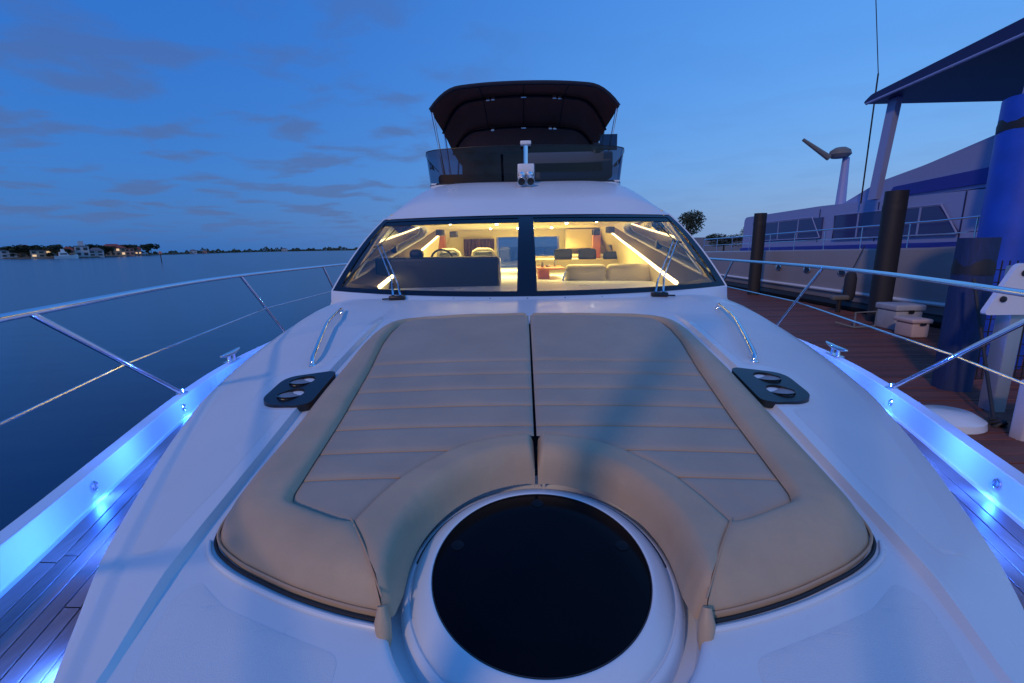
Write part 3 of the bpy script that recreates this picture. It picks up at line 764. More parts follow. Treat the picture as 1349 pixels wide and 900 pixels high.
# interior shell
MB().box((-1.50, 5.2, 3.345), (1.50, 9.9, 3.37)).build('ceiling', cream, roof)
MB().grid([[WS(.96*(-1+i/12), .97)+Vector((0, .02, -.03)) for i in range(25)], [Vector((1.49*(-1+i/12), 5.22, 3.345)) for i in range(25)]]).build('ceiling_edge', cream, roof)
sole = MB().box((-1.9, 4.5, 2.12), (1.9, 10.0, 2.16)).build('saloon_floor', woodc, yacht)
MB().grid([[WB(1.8*(-1+i/12))+Vector((0, .06, -.02)) for i in range(25)], [Vector((1.75*(-1+i/12), 4.62, 2.46))  for i in range(25)], [Vector((1.75*(-1+i/12), 4.80, 2.34)) for i in range(25)], [Vector((1.75*(-1+i/12), 4.82, 2.16)) for i in range(25)]]).build('dash_shelf', creamv, yacht)
# aft bulkhead with door glass and window
y9 = 9.7
aft = MB()
for a, b in (((-1.7, 2.16), (-.56, 3.35)), ((.70, 2.16), (1.7, 3.35)), ((-.56, 3.20), (.70, 3.35)), ((.10, 2.16), (.70, 2.80))):
    aft.box((a[0], y9, a[1]), (b[0], y9+.05, b[1]))
aft = aft.build('aft_bulkhead', cream, yacht, smooth=False)
MB().box((-.56, y9+.02, 2.2), (.70, y9+.026, 3.2)).build('aft_glass', sideg, aft)
for x in (-.56, .08, .70): MB().box((x-.02, y9-.01, 2.16), (x+.02, y9+.045, 3.2)).build('door_frame', chrome, aft)
for x in np.linspace(-1.22, -.66, 9): MB().tube([(x, y9-.06, 2.5), (x, y9-.06, 3.17)], .036, 8).build('curtain_fold', curtain, aft)
for s, x in ((-1, -1.50), (1, 1.28)): MB().box((x-.07, 8.3, 2.6), (x+.07, 8.45, 3.25)).build('wood_pillar', woodc, aft)
# cream cabinets, shelf on the right
MB().rbox((.82, 9.3, 2.95), (1.45, 9.68, 3.33), .02).build('cabinet', cream, aft)
MB().box((.8, 9.0, 2.80), (1.62, 9.68, 2.84)).build('shelf', creamv, aft)
MB().rbox((-.05, 7.6, 2.16), (1.66, 8.6, 2.78), .03).build('counter', creamv, aft)
for x in (.62, 1.02): 
    MB().rbox((-.15, -.06, -.0), (.15, .06, .2), .05, 4, Matrix.Translation((x+.02, 7.75, 2.76)) @ Matrix.Rotation(R(-18), 4, 'X')).build('cushion', dkfab, aft)
MB().rbox((1.30, 7.62, 2.77), (1.66, 7.8, 2.90), .04, 4).build('cushion', dkfab, aft)
# settee (starboard)
set_ = MB().rbox((.42, 5.15, 2.16), (1.62, 5.75, 2.44), .04, 4).build('settee', creamv, yacht)
for a, b in ((.49, .99), (1.0, 1.56)): MB().rbox((a, 5.66, 2.53), (b, 5.82, 2.775), .06, 5).build('back_cushion', creamv, set_)
for a, b in ((.42, .84), (.87, 1.24), (1.27, 1.60)): MB().rbox((a, 5.10, 2.43), (b, 5.6, 2.50), .03, 4).build('seat_cushion', creamv, set_)
for x, y, r, h in ((.22, 6.05, .018, .07), (.30, 6.2, .03, .035), (.40, 6.3, .016, .09)):
    tag(MB().lathe([(.001, 0), (r, 0), (r*1.05, h*.6), (r*.6, h*.85), (r*.6, h)], (x, y, 2.731), 14).build('table_glass', greyfab), ('tallest glass' if h > .08 else 'low bowl' if h < .05 else 'short glass')+' standing on the cherry wood cabin table', 'glass')
MB().tube([(.50, 5.62, 2.45), (.455, 5.62, 2.60), (.49, 5.64, 2.70)], .014, 10).build('bracket', chrome, set_)
MB().rbox((.85, 6.2, 2.3), (1.4, 6.3, 2.62), .03).build('rear_cushion', dkfab, set_)
tb = MB().rbox((.14, 5.9, 2.70), (.50, 6.6, 2.73), .012, 3).build('table', woodc, yacht)
MB().rbox((.16, 5.98, 2.16), (.31, 6.5, 2.70), .012, 2).build('pedestal', woodc, tb)
# helm console and seats (port)
cons = MB().rbox((-1.66, 5.02, 2.36), (-.30, 5.4, 2.90), .03, 4).build('helm_console', navy, yacht)
MB().tube([(-1.0+.13*math.cos(a), 5.52-.03*math.sin(a), 2.86+.12*math.sin(a)) for a in [2*math.pi*i/20 for i in range(21)]], .012, 8, cap=False).build('steering_wheel', black, cons)
MB().tube([(-.285, 5.0, 2.40), (-.283, 5.02, 2.7), (-.29, 5.06, 2.885), (-.36, 5.08, 2.905)], .008, 8).build('console_trim', chrome, cons)
MB().rbox((-1.30, 5.10, 2.88), (-1.15, 5.25, 2.99), .05, 5).build('instrument_pod', navy, cons)
for x in (-1.01, -.55):
    st = MB().rbox((x-.16, 6.05, 2.5), (x+.16, 6.2, 2.96), .06, 5).build('helm_seat', greyfab, yacht)
    MB().tube([(x-.15, 6.08, 2.84), (x-.13, 6.06, 2.94), (x-.08, 6.05, 2.972), (x+.08, 6.05, 2.972), (x+.13, 6.06, 2.94), (x+.15, 6.08, 2.84)], .022, 10).build('seat_rim', creamv, st)
# speakers and downlights
for s in (-1, 1):
    for x, y, z in ((1.20, 7.9, 3.22), (1.36, 7.5, 3.24)):
        MB().rbox((-.06, -.05, -.05), (.06, .05, .05), .015, 3, Matrix.Translation((s*x, y, z)) @ Matrix.Rotation(s*R(20), 4, 'Z')).build('speaker', black, roof)
for x, y in ((-.62, 8.6), (-.42, 7.0), (-.62, 6.2), (-.12, 8.6), (.15, 8.6), (.5, 8.6), (.62, 7.0), (.55, 6.2), (1.0, 6.6), (-1.05, 6.6)):
    dl = MB().lathe([(.035, 0), (.035, -.006), (.026, -.009)], (x, y, 3.345), 16).build('downlight', chrome, roof)
    MB().lathe([(.024, -.006), (.018, -.022), (.0001, -.028)], (x, y, 3.344), 12).build('lens', downl, dl)
for x, y, e in ((-.75, 6.4, 16), (.75, 6.4, 16), (-.6, 8.4, 16), (.7, 8.6, 18)):
    L = bpy.data.lights.new('cabin_light', 'AREA'); L.shape = 'DISK'; L.size = 1.1; L.energy = e*CABW; L.color = (1.0, .76, .27)
    L.spread = R(115); lo = bpy.data.objects.new('cabin_light', L); COL.objects.link(lo); lo.parent = roof; lo.location = (x, y, 3.33)

# ---- wipers
for s in (-1, 1):
    bx, by = s*1.14, 3.965; base = Vector((bx, by, deckz(bx, by)+.015))
    wp_ = MB().rbox((-.07, -.035, -.02), (.07, .03, .02), .012, 3, Matrix.Translation(base)).build('wiper', black, yacht)
    tip_u = s*.90
    N = Vector((0, -.58, .81))*.03
    for k in (-.035, .03):
        a = base+Vector((k, -.01, .02)); b = WS(s*.66+k*.4, .10)+N; c = WS(s*.86+k*.40, .52)+N
        MB().tube([a, a.lerp(b, .6)+Vector((0, 0, .03)), b, c], [.010, .009, .007, .006], 8).build('wiper_arm', chrome, wp_)
    c0 = WS(s*.84, .80)+N*.5; c1 = WS(s*.945, .10)+N*.5
    MB().tube([c0, c0.lerp(c1, .5), c1], .006, 6).build('wiper_blade', black, wp_)
    MB().tube([base+Vector((s*-.05, -.03, 0)), base+Vector((-s*-.12, -.05, -.005))], .007, 6).build('washer_nozzle', black, wp_)
    MB().tube([WS(s*.84, .52)+N, WS(s*.895, .50)+N*.8], .007, 6).build('wiper_joint', black, wp_)

# ---- flybridge
def flyc(t, flare=0.0):
    """plan curve, t -1..1, front arc then sides going aft"""
    a = abs(t)
    if a < .55: u = a/.55; x = 1.09*u; y = 5.98+.10*u**2.5
    else: u = (a-.55)/.45; x = 1.09+.20*math.sin(min(1, u*2)*math.pi/2); y = 6.08+.18*min(1, u*2)+1.5*max(0, u-.2)
    return Vector((math.copysign(x*(1+flare), t), y, 0))
ts = [-1+i/40 for i in range(81)]
coam = MB().grid([[flyc(t, -.01)+Vector((0, -.05, ROOFZ(5.9)-.16)) for t in ts], [flyc(t, .005)+Vector((0, -.02, 3.775)) for t in ts], [flyc(t, .005)+Vector((0, .0, 3.79)) for t in ts], [flyc(t, -.03)+Vector((0, .04, 3.78)) for t in ts]]).build('flybridge_coaming', gel, yacht)
def flytop(t): return 4.215-.05*abs(t)**2 - .03*max(0, abs(t)-.6)
for t0, t1 in ((-1, -.012), (.012, 1)):
    n = 36; rr = []
    for v in (0, .25, .5, .75, 1):
        rr.append([flyc(t0+(t1-t0)*i/n, .03*v)+Vector((0, -.02*v, 3.795+(flytop(t0+(t1-t0)*i/n)-3.795)*v)) for i in range(n+1)])
    fw = MB().grid(rr).build('flybridge_screen', tint, coam)
    MB().tube([p+Vector((0, 0, .004)) for p in rr[-1]], .006, 6).build('screen_edge', black, fw)
    MB().tube(rr[0], .010, 6).build('screen_gasket', rubber, fw)
MB().rbox((.03, 6.25, 3.86), (1.14, 6.5, 4.19), .03).build('helm_dash', mat('fly dash', (.62, .60, .60), .5), coam)
MB().box((.14, 6.24, 3.95), (1.0, 6.26, 4.05)).build('dash_band', black, coam)
MB().lathe([(.11, 0), (.10, .07), (.06, .13), (.001, .15)], (.93, 6.35, 4.17), 20).build('compass', black, coam)
MB().rbox((-1.12, 6.15, 3.80), (-.12, 6.9, 3.93), .05, 4).build('sun_cushion', dkfab, coam)
MB().rbox((-.95, 7.3, 3.8), (.95, 7.55, 4.42), .06, 4).build('seat_back', dkfab, coam)
MB().box((.94, 6.12, 4.17), (1.16, 6.125, 4.36)).build('wind_deflector', tint, coam)
# fly deck floor
MB().box((-1.2, 6.1, 3.79), (1.2, 10.1, 3.81)).build('flybridge_deck', gel, coam)
# searchlight mast, box and horns
mx = .012
sl = MB().rbox((mx-.10, 5.74, 3.80), (mx+.10, 5.90, 3.97), .015, 3).build('horn_box', gelhull, yacht)
MB().tube([(mx, 5.84, 3.96), (mx, 5.84, 4.20)], .028, 10).build('post', chrome, sl)
MB().rbox((mx-.065, 5.78, 4.19), (mx+.065, 5.90, 4.235), .012, 3).build('searchlight', gelhull, sl)
for k in (-.052, .052):
    Mx = Matrix.Rotation(R(97), 4, 'X')
    MB().lathe([(.016, -.22), (.018, -.1), (.024, -.03), (.036, 0), (.046, .02), (.047, .024), (.040, .018), (.022, -.03), (.0001, -.05)], (mx+k, 5.60, 3.745), 24, Mx).build('horn', chrome, sl)
    MB().lathe([(.0395, .015), (.0001, .010)], (mx+k, 5.60, 3.745), 20, Mx).build('horn_mouth', black, sl)
    MB().lathe([(.0001, -.02), (.035, -.018), (.042, 0), (.035, .02), (.0001, .03)], (mx+k*.95, 5.72, 3.84), 20, Mx).build('spot_lamp', chrome, sl)

# ---- bimini
def bow(y, hw, zc, ze, r=.3, n=33):
    out = []
    for i in range(n):
        u = -1+2*i/(n-1); x = hw*math.copysign(abs(u)**.85, u)
        z = zc-(zc-ze)*(.30*u*u+.70*max(0, (abs(u)-.62)/.38)**2.2); out.append(Vector((x, y, z)))
    return out
FB = [bow(6.30, 1.205, 5.03, 4.74), bow(6.34, 1.21, 5.05, 4.73), bow(6.7, 1.20, 5.12, 4.70), bow(7.1, 1.18, 5.14, 4.66), bow(7.5, 1.17, 5.06, 4.60), bow(7.9, 1.155, 4.92, 4.52), bow(8.3, 1.14, 4.80, 4.48), bow(8.7, 1.10, 4.62, 4.42)]
bim = MB().grid(FB).build('bimini', canvas, yacht, ang=80)
top = MB().grid([[p+Vector((0, 0, .018)) for p in r] for r in FB], flip=True)
top.grid([FB[0], [p+Vector((0, -.012, -.035)) for p in FB[0]], [p+Vector((0, -.012, .018)) for p in FB[0]]])
top.build('canopy_top', canvasd, bim, ang=80)
MB().tube([p+Vector((0, -.012, -.01)) for p in FB[0]], .022, 8).build('front_hem', canvasd, bim)
for k, row in enumerate((FB[3], FB[5])):
    MB().tube([p+Vector((0, 0, -.03)) for p in row], .019, 10).build('frame_bow', canvasd, bim)
    for u in ((10, 11, 22, 21) if k == 0 else (10, 22, 21)):
        q = row[u]; MB().rbox((-.028, -.02, -.025), (.028, .02, .02), .008, 2, Matrix.Translation(q+Vector((.0, -.03, -.045)))).build('clamp', chrome, bim)
    q = row[16]; MB().rbox((-.04, -.02, -.012), (.04, .02, .012), .008, 2, Matrix.Translation(q+Vector((.0, -.03, -.05)))).build('clamp', chrome, bim)
for x in (9, 16, 23):
    MB().tube([r[x]+Vector((0, 0, -.006)) for r in FB[:6]], .006, 6).build('seam_tape', canvasd, bim)
for s in (-1, 1):
    i = 0 if s < 0 else -1
    for a, b, r in ((FB[0][i]+Vector((-s*.02, .02, -.03)), (s*1.10, 6.75, 3.84), .016), (FB[0][i]+Vector((-s*.03, .03, -.06)), (s*1.06, 6.35, 3.84), .009), (FB[3][i]+Vector((-s*.02, 0, -.02)), (s*1.06, 7.0, 3.84), .015), (FB[6][i]+Vector((-s*.02, 0, 0)), (s*1.05, 7.4, 3.84), .015)):
        MB().tube([a, b], r, 10).build('frame_pole', chrome, bim)

# ------------------------------------------------------------------ water
wm = bpy.data.materials.new('sea water'); wm.use_nodes = True; n = wm.node_tree; b = n.nodes['Principled BSDF']
b.inputs['Base Color'].default_value = (.004, .035, .095, 1); b.inputs['Roughness'].default_value = .20; b.inputs['IOR'].default_value = 1.33
t = n.nodes.new('ShaderNodeTexCoord'); mp = n.nodes.new('ShaderNodeMapping'); mp.inputs['Scale'].default_value = (.5, 1.4, 1)
z1 = n.nodes.new('ShaderNodeTexNoise'); z1.inputs['Scale'].default_value = .8; z1.inputs['Detail'].default_value = 4
bp = n.nodes.new('ShaderNodeBump'); bp.inputs['Strength'].default_value = .10; bp.inputs['Distance'].default_value = .12
n.links.new(t.outputs['Object'], mp.inputs[0]); n.links.new(mp.outputs[0], z1.inputs[0]); n.links.new(z1.outputs[0], bp.inputs['Height']); n.links.new(bp.outputs[0], b.inputs['Normal'])
tag(obj('water', [(-9000, -9000, 0), (9000, -9000, 0), (9000, 9000, 0), (-9000, 9000, 0)], [(0, 1, 2, 3)], wm, None, False), kind='structure')

# ------------------------------------------------------------------ far shore on the left
foliage = mat('foliage', (.035, .055, .025), .9, var=(.3, .4))
foliage2 = mat('palm foliage', (.05, .065, .02), .9, var=(.3, .4))
trunkm = mat('bark', (.08, .06, .04), .9)
ground = mat('shore ground', (.10, .09, .06), .9, var=(.05, .4))
wallp = [mat('house wall cream', (.48, .42, .32), .8), mat('house wall pale', (.52, .54, .56), .8), mat('house wall tan', (.42, .30, .2), .8), mat('house wall pink', (.5, .26, .2), .8)]
roofr = mat('tile roof red', (.30, .07, .05), .8, var=(.5, .3)); roofg = mat('roof grey', (.14, .14, .16), .8)
winl = mat('lit window', (.9, .7, .4), .5, emit=(1.0, .62, .28), es=.8); wind = mat('dark window', (.02, .03, .05), .2)
def shore_pt(px, back=0):
    """point on the near waterline by picture column, pushed inland"""
    p = atz(px, ip(px, [-120, 0, 100, 200, 345, 460, 520], [342.5, 341.2, 340.6, 336.4, 332.0, 330.0, 329.4]), 0.0)
    d = Vector((p.x, p.y, 0)).normalized(); return Vector((p.x, p.y, 0))+d*back
land = []
cols = [-140, -60, 0, 40, 80, 120, 150, 180, 205, 230, 270, 310, 350, 400, 440, 480, 500]
rows = [[shore_pt(c, 0)+Vector((0, 0, -.3)) for c in cols], [shore_pt(c, 1)+Vector((0, 0, .5)) for c in cols], [shore_pt(c, 6)+Vector((0, 0, .9)) for c in cols], [shore_pt(c, 400)+Vector((0, 0, 1.2)) for c in cols]]
tag(MB().grid(rows).build('shore_land', ground, None), kind='structure')
def tree_mesh(name, seed, n=260, rx=1.0, rz=1.0, m=foliage, leaf=1.0):
    rnd = random.Random(seed); V = []; F = []
    blobs = [(rnd.uniform(-.6, .6), rnd.uniform(-.6, .6), rnd.uniform(-.3, .55), rnd.uniform(.3, .55)) for _ in range(9)]
    for _ in range(n):
        bx, by, bz, br = rnd.choice(blobs); v = Vector((rnd.gauss(0, 1), rnd.gauss(0, 1), rnd.gauss(0, 1))).normalized()*br*rnd.uniform(.6, 1.05)
        c = Vector(((bx+v.x)*rx, (by+v.y)*rx, (bz+v.z)*rz)); a = Vector((rnd.uniform(-1, 1), rnd.uniform(-1, 1), rnd.uniform(-1, 1))).normalized()*.15*leaf; d = a.cross(Vector((rnd.uniform(-1, 1), .3, .7))).normalized()*.12*leaf
        i = len(V); V += [c-a, c+d, c+a, c-d]; F.append((i, i+1, i+2, i+3))
    me = bpy.data.meshes.new(name); me.from_pydata([tuple(v) for v in V], [], F); me.materials.append(m); return me
def palm_mesh(seed):
    rnd = random.Random(seed); V = []; F = []
    for k in range(13):
        a = 2*math.pi*k/13+rnd.uniform(-.2, .2); up = rnd.uniform(.15, .55); prev = None
        for j in range(6):
            t = j/5; r = t*1.0; z = up*t*1.2-1.0*t*t; w = .11*(1-abs(t-.4)); dx, dy = math.cos(a), math.sin(a)
            pts = (Vector((dx*r-dy*w, dy*r+dx*w, z-.05)), Vector((dx*r+dy*w, dy*r-dx*w, z-.05)))
            i = len(V); V += pts
            if prev is not None: F.append((prev, prev+1, i+1, i))
            prev = i
    me = bpy.data.meshes.new('palm'); me.from_pydata([tuple(v) for v in V], [], F); me.materials.append(foliage2); return me
TM = [tree_mesh('crown', i, 420) for i in range(4)]; PM = [palm_mesh(i) for i in range(2)]
tk = MB().tube([(0, 0, 0), (.02, 0, .5), (0, 0, 1)], [.06, .045, .03], 6).build('trunk', trunkm); TKM = tk.data; bpy.data.objects.remove(tk)
FINE = [tree_mesh('crown', 20+i, 2600, leaf=.32) for i in range(3)]
def tree(p, h, w, label, group, palm=False, i=0, fine=False):
    r = empty('palm_tree' if palm else 'tree', p, label, 'tree', group)
    t = bpy.data.objects.new('trunk', TKM); COL.objects.link(t); t.parent = r; t.scale = (w*.9, w*.9, h*.75)
    c = bpy.data.objects.new('crown', (FINE[i % 3] if fine else (PM if palm else TM)[i % (2 if palm else 4)])); COL.objects.link(c); c.parent = r
    c.scale = (w, w, h*.42 if not palm else w); c.location = (0, 0, h*.62 if not palm else h*.80); c.rotation_euler = (0, 0, i*1.3); return r
def house(px, wpx, hpx, wallm, roofm, label, back=10, kind='hip', lit=0, depth=None, storeys=2):
    p = shore_pt(px, back); D = math.hypot(p.x, p.y); k = D/math.hypot(600, px-674)  # metres per pixel
    w = wpx*k; h = hpx*k; d = depth or w*.7; r = empty('house', (p.x, p.y, .9), label, 'house', 'houses on the far shore')
    r.rotation_euler = (0, 0, math.atan2(p.y, p.x)-math.pi/2)
    r.matrix_world = Matrix.Translation((p.x, p.y, .9)) @ Matrix.Rotation(math.atan2(p.y, p.x)-math.pi/2, 4, 'Z')
    def part(mb, name, m, par):
        o = mb.build(name, m, None, smooth=False); o.parent = par; return o
    hw = h*.66; wl = part(MB().box((-w/2, 0, -1), (w/2, d, hw)), 'wall', wallm, r)
    if kind == 'hip':
        o = w*.05; V = [(-w/2-o, -o, hw), (w/2+o, -o, hw), (w/2+o, d+o, hw), (-w/2-o, d+o, hw), (-w*.2, d/2, h), (w*.2, d/2, h)]
        part(MB().add(V, [(0, 1, 5, 4), (1, 2, 5), (2, 3, 4, 5), (3, 0, 4), (3, 2, 1, 0)]), 'roof', roofm, r)
    elif kind == 'flat': part(MB().box((-w/2-.3, -.3, hw), (w/2+.3, d+.3, hw+.5)), 'roof', roofm, r)
    elif kind == 'tower':
        part(MB().box((-w/2-.3, -.3, hw), (w/2+.3, d+.3, hw+.4)), 'roof', roofm, r)
        part(MB().box((-w*.2, 0.2, hw+.4), (w*.2, w*.4, h)), 'tower', wallm, r)
    n = max(2, int(w/3.2)); 
    for st in range(storeys):
        for j in range(n):
            x = -w/2+w*(j+.5)/n; z0 = hw*(.12+st*.5 if storeys == 2 else .25); ww = w/n*.28
            f = part(MB().box((x-ww, -.12, z0), (x+ww, -.02, z0+hw*.27)), 'window', winl if (lit and (j+st) % lit == 0) else wind, r)
    return r
house(12, 26, 14, wallp[1], roofg, 'wide pale grey house at the left end of the far shore', 12, 'flat')
house(36, 12, 16, wallp[2], roofr, 'house with small reddish roof showing above trees near the left edge', 26, 'hip')
house(56, 20, 13, wallp[0], roofg, 'cream house with grey roof left of the white moored boat', 12, 'flat', lit=3)
house(92, 12, 13, wallp[2], roofr, 'tan house behind the white moored boat on far shore', 22)
house(110, 14, 20, wallp[1], roofg, 'pale blue house with square tower among trees', 20, 'tower')
house(128, 15, 11, wallp[1], roofg, 'low white house right of the tower house', 8, 'hip')
house(150, 26, 15, wallp[2], roofr, 'large house with wide red tiled roof on far shore', 20, 'hip', lit=4)
house(169, 14, 13, wallp[3], roofr, 'pink stucco house beside the large red roof', 10, 'flat')
house(183, 7, 10, wallp[3], roofr, 'small house with brightly lit windows at end of the near shore', 6, 'hip', lit=1, storeys=1)
rnd = random.Random(5)
NEAR = [(12, 'the wide grey house'), (36, 'the small red roof'), (56, 'the cream house'), (88, 'the moored boat'), (110, 'the tower house'), (128, 'the low white house'), (150, 'the wide red roof'), (169, 'the pink house'), (187, 'the lit point house')]
for i in range(110):
    px = rnd.uniform(-8, 200); back = rnd.choice([4, 16, 30, 34, 40]); p = shore_pt(px, back)+Vector((0, 0, .8))
    k = math.hypot(p.x, p.y)/math.hypot(600, px-674); hp = rnd.uniform(10, 17 if px < 130 else 14); hh = hp*k*(1.0 if back > 14 else .42)
    palm = rnd.random() < .25; nx, nm = min(NEAR, key=lambda q: abs(q[0]-px))
    pos = ('in front of ' if back < 10 else 'behind ') if abs(px-nx) < 4 else ('just left of ' if px < nx else 'just right of ')
    size = 'tall ' if hp > 14.5 else ('low ' if hp < 11.5 else '')
    lab = (size+('slender palm' if palm else rnd.choice(['dark leafy tree']))+(' low at the waterline ' if back < 10 else ' ')+pos+nm)
    if len(lab.split()) < 13: lab += ' on far shore'
    tree(p, hh*(1.15 if palm else 1), hh*(.30 if palm else rnd.uniform(.40, .65)), lab, 'palm trees on far shore' if palm else 'leafy trees on far shore', palm, i)
for px, w, hh, lb in ((255, 8, 5, 'tiny pale house by the water, leftmost on the distant tree line'), (270, 5, 4, 'tiny pink house below the tallest clump of distant trees'), (375, 7, 4, 'tiny white house toward the middle of the distant tree line')):
    house(px, w, hh, wallp[1] if w > 6 else wallp[3], roofg, lb, 5, 'hip', storeys=1)
# distant wooded shore, one mass
V = []; F = []
for i in range(2600):
    px = rnd.uniform(196, 520); p = shore_pt(px, rnd.uniform(14, 60)); k = math.hypot(p.x, p.y)/math.hypot(600, px-674)
    top = (3.2+1.8*math.sin(px*.11)*math.sin(px*.037+1)+1.4*math.sin(px*.31)+.9*math.sin(px*.9))*ip(px, [196, 350, 500], [1.15, 1.0, .75])
    z = rnd.uniform(0, max(1.6, top))*k; c = Vector((p.x, p.y, z)); r_ = 1.1*k
    a = Vector((rnd.uniform(-1, 1), rnd.uniform(-1, 1), rnd.uniform(-.5, .5))).normalized()*r_; d = Vector((rnd.uniform(-.3, .3), 0, 1))*r_*.8
    j = len(V); V += [c-a, c-d, c+a, c+d]; F.append((j, j+1, j+2, j+3))
tag(obj('distant_wood', V, F, foliage, None, False), kind='stuff')
# white boat moored at the far shore
p = shore_pt(88, -16); mbt = empty('moored_boat', (p.x, p.y, 0), 'white motor boat moored in front of the far shore houses', 'boat')
k = math.hypot(p.x, p.y)/math.hypot(600, 88-674); L = 23*k; ang = math.atan2(p.y, p.x)-math.pi/2+.1; mbt.rotation_euler = (0, 0, ang)
def bpart(mb, name, m, par): o = mb.build(name, m, None, smooth=False); o.parent = par; return o
hl = MB(); rows = []
for i in range(13):
    t = i/12; x = -L/2+L*t; w = L*.14*(1-max(0, (t-.55)/.45)**2.2); z = 1.7+.9*t*t; rows.append([(x, -w, z), (x, -w*.75, -.2), (x, w*.75, -.2), (x, w, z), (x, -w, z)])
bpart(hl.grid(rows), 'hull', gelhull, mbt)
bpart(MB().prism([(-L*.30, 1.4), (L*.16, 1.4), (L*.02, 4.2), (-L*.28, 4.2)], -1.5, 1.5, Matrix.Rotation(R(90), 4, 'X')), 'cabin', gelhull, mbt)
bpart(MB().box((-L*.24, -1.56, 2.6), (L*.04, -1.5, 3.4)), 'cabin_window', wind, mbt)
bpart(MB().prism([(-L*.2, 4.2), (-L*.02, 4.2), (-L*.06, 6.0), (-L*.18, 6.0)], -1, 1, Matrix.Rotation(R(90), 4, 'X')), 'flybridge', gelhull, mbt)
# channel marker
p = atz(213, 345, 0); mk = empty('channel_marker', (p.x, p.y, 0), 'thin channel marker post standing in the water off the far shore', 'marker')
o = MB().tube([(0, 0, -.5), (0, 0, 3.0)], .12, 8).build('post', pilewood); o.parent = mk
o = MB().box((-.45, -.04, 2.4), (.45, .04, 3.3)).build('day_board', wallp[3]); o.parent = mk

# ------------------------------------------------------------------ dock and neighbours on the right
DZ = 1.3
dk = empty('dock', (5.5, 9, DZ), 'reddish brown wooden dock beside the yacht on the right', 'dock')
x0, x1, dy0, dy1 = 3.25, 8.05, 2.2, 20.0
MB().box((x0, dy0, DZ-.35), (x0+.12, dy1, DZ-.045)).build('edge_beam', pilewood, dk)
MB().box((x1-.2, dy0, DZ-.35), (x1, dy1, DZ-.045)).build('edge_beam', pilewood, dk)
bw = .145; y = dy0
bm_ = MB().rbox((0, 0, -.04), (x1-x0+.1, bw-.012, 0), .004, 1).build('dock_board', dockwood); bmesh_ = bm_.data; bpy.data.objects.remove(bm_)
while y < dy1:
    o = bpy.data.objects.new('dock_board', bmesh_); COL.objects.link(o); o.location = (x0-.05+random.uniform(-.02, .02), y, DZ+random.uniform(-.004, .004)); o.parent = dk
    o.matrix_parent_inverse = dk.matrix_world.inverted(); y += bw
def piling(x, y, r, z1, label, m=pilewood, cap=None):
    e = empty('piling', (x, y, 0), label, 'piling')
    mb = MB(); nn = 20; rnd = random.Random(int(x*99)); rows = []
    for j in range(14):
        z = -.5+(z1+.5)*j/13; rows.append([Vector((x+math.cos(a)*r*(1+.03*math.sin(a*5+z)+.012*rnd.uniform(-1, 1)), y+math.sin(a)*r*(1+.03*math.sin(a*3-z)), z)) for a in [2*math.pi*q/nn for q in range(nn+1)]])
    mb.grid(rows); mb.F.append(tuple(13*(nn+1)+i for i in range(nn))); mb.build('post', m, e)
    MB().lathe([(r*1.02, 0), (r*1.03, .08), (r*.98, .16), (r*.98, .17)], (x, y, z1-.4), 20).build('band', rubber, e)
    if cap: MB().lathe([(r*1.1, 0), (r*1.1, .04), (.001, r*.8)], (x, y, z1), 20).build('cap', cap, e)
    return e
bluem = mat('blue light pile colour', (.015, .09, .60), .5, var=(3, .2))  # blue light falling on the broad piling is put into this colour
piling(4.98, 5.25, .175, 3.02, 'thick dark piling with blue light in its colour, nearest the guard rail', teakmat('blue light tinted piling', (.008, .012, .03), (.02, .05, .16), (10, 10, 1.2), .7))  # the blue light on this piling is mixed into its wood colour
piling(6.45, 6.35, .33, 4.75, 'broad piling with bright blue light in its colour at the right, rising above the guard rail', bluem)
piling(7.65, 9.95, .20, 4.0, 'black piling in front of the pale yacht hull, beside the dock boxes', rubber)
piling(7.75, 15.6, .19, 3.95, 'black piling farthest down the dock, close to the cabin', rubber)
# neighbour yacht
lav = mat('neighbour blue light tint', (.30, .37, .64), .5); lav2 = mat('neighbour hull', (.36, .33, .34), .45, var=(.6, .1)); nav = mat('neighbour hardtop', (.02, .02, .10), .5); bluep = mat('neighbour blue trim', (.03, .05, .36), .5)  # lav carries the blue light on the superstructure in its base colour
ny = empty('neighbour_yacht', (11, 12, 0), 'large motor yacht, lavender from blue light in its colour, with dark blue hardtop moored beyond the dock', 'yacht')
rows = []
for i in range(25):
    y = 5+i*.72; xo = 8.35+ip(y, [5, 7, 10, 22], [.9, .5, .12, 0]); zt = ip(y, [5, 10, 22], [3.1, 2.85, 2.65])
    rows.append([Vector((13.6, y, zt)), Vector((xo+.12, y, zt)), Vector((xo+.02, y, zt-.04)), Vector((xo, y, 1.75)), Vector((xo+.03, y, 1.62)), Vector((xo+.35, y, .5)), Vector((xo+.8, y, -.2))])
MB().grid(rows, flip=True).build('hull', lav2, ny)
MB().tube([(r[3].x-.012, r[3].y, 1.70) for r in rows], .045, 8).build('rub_rail', gelhull, ny)
MB().tube([(r[5].x-.25, r[5].y, 1.35) for r in rows], .14, 8).build('boot_stripe', rubber, ny)
nwin = mat('neighbour window', (.05, .07, .20), .12)
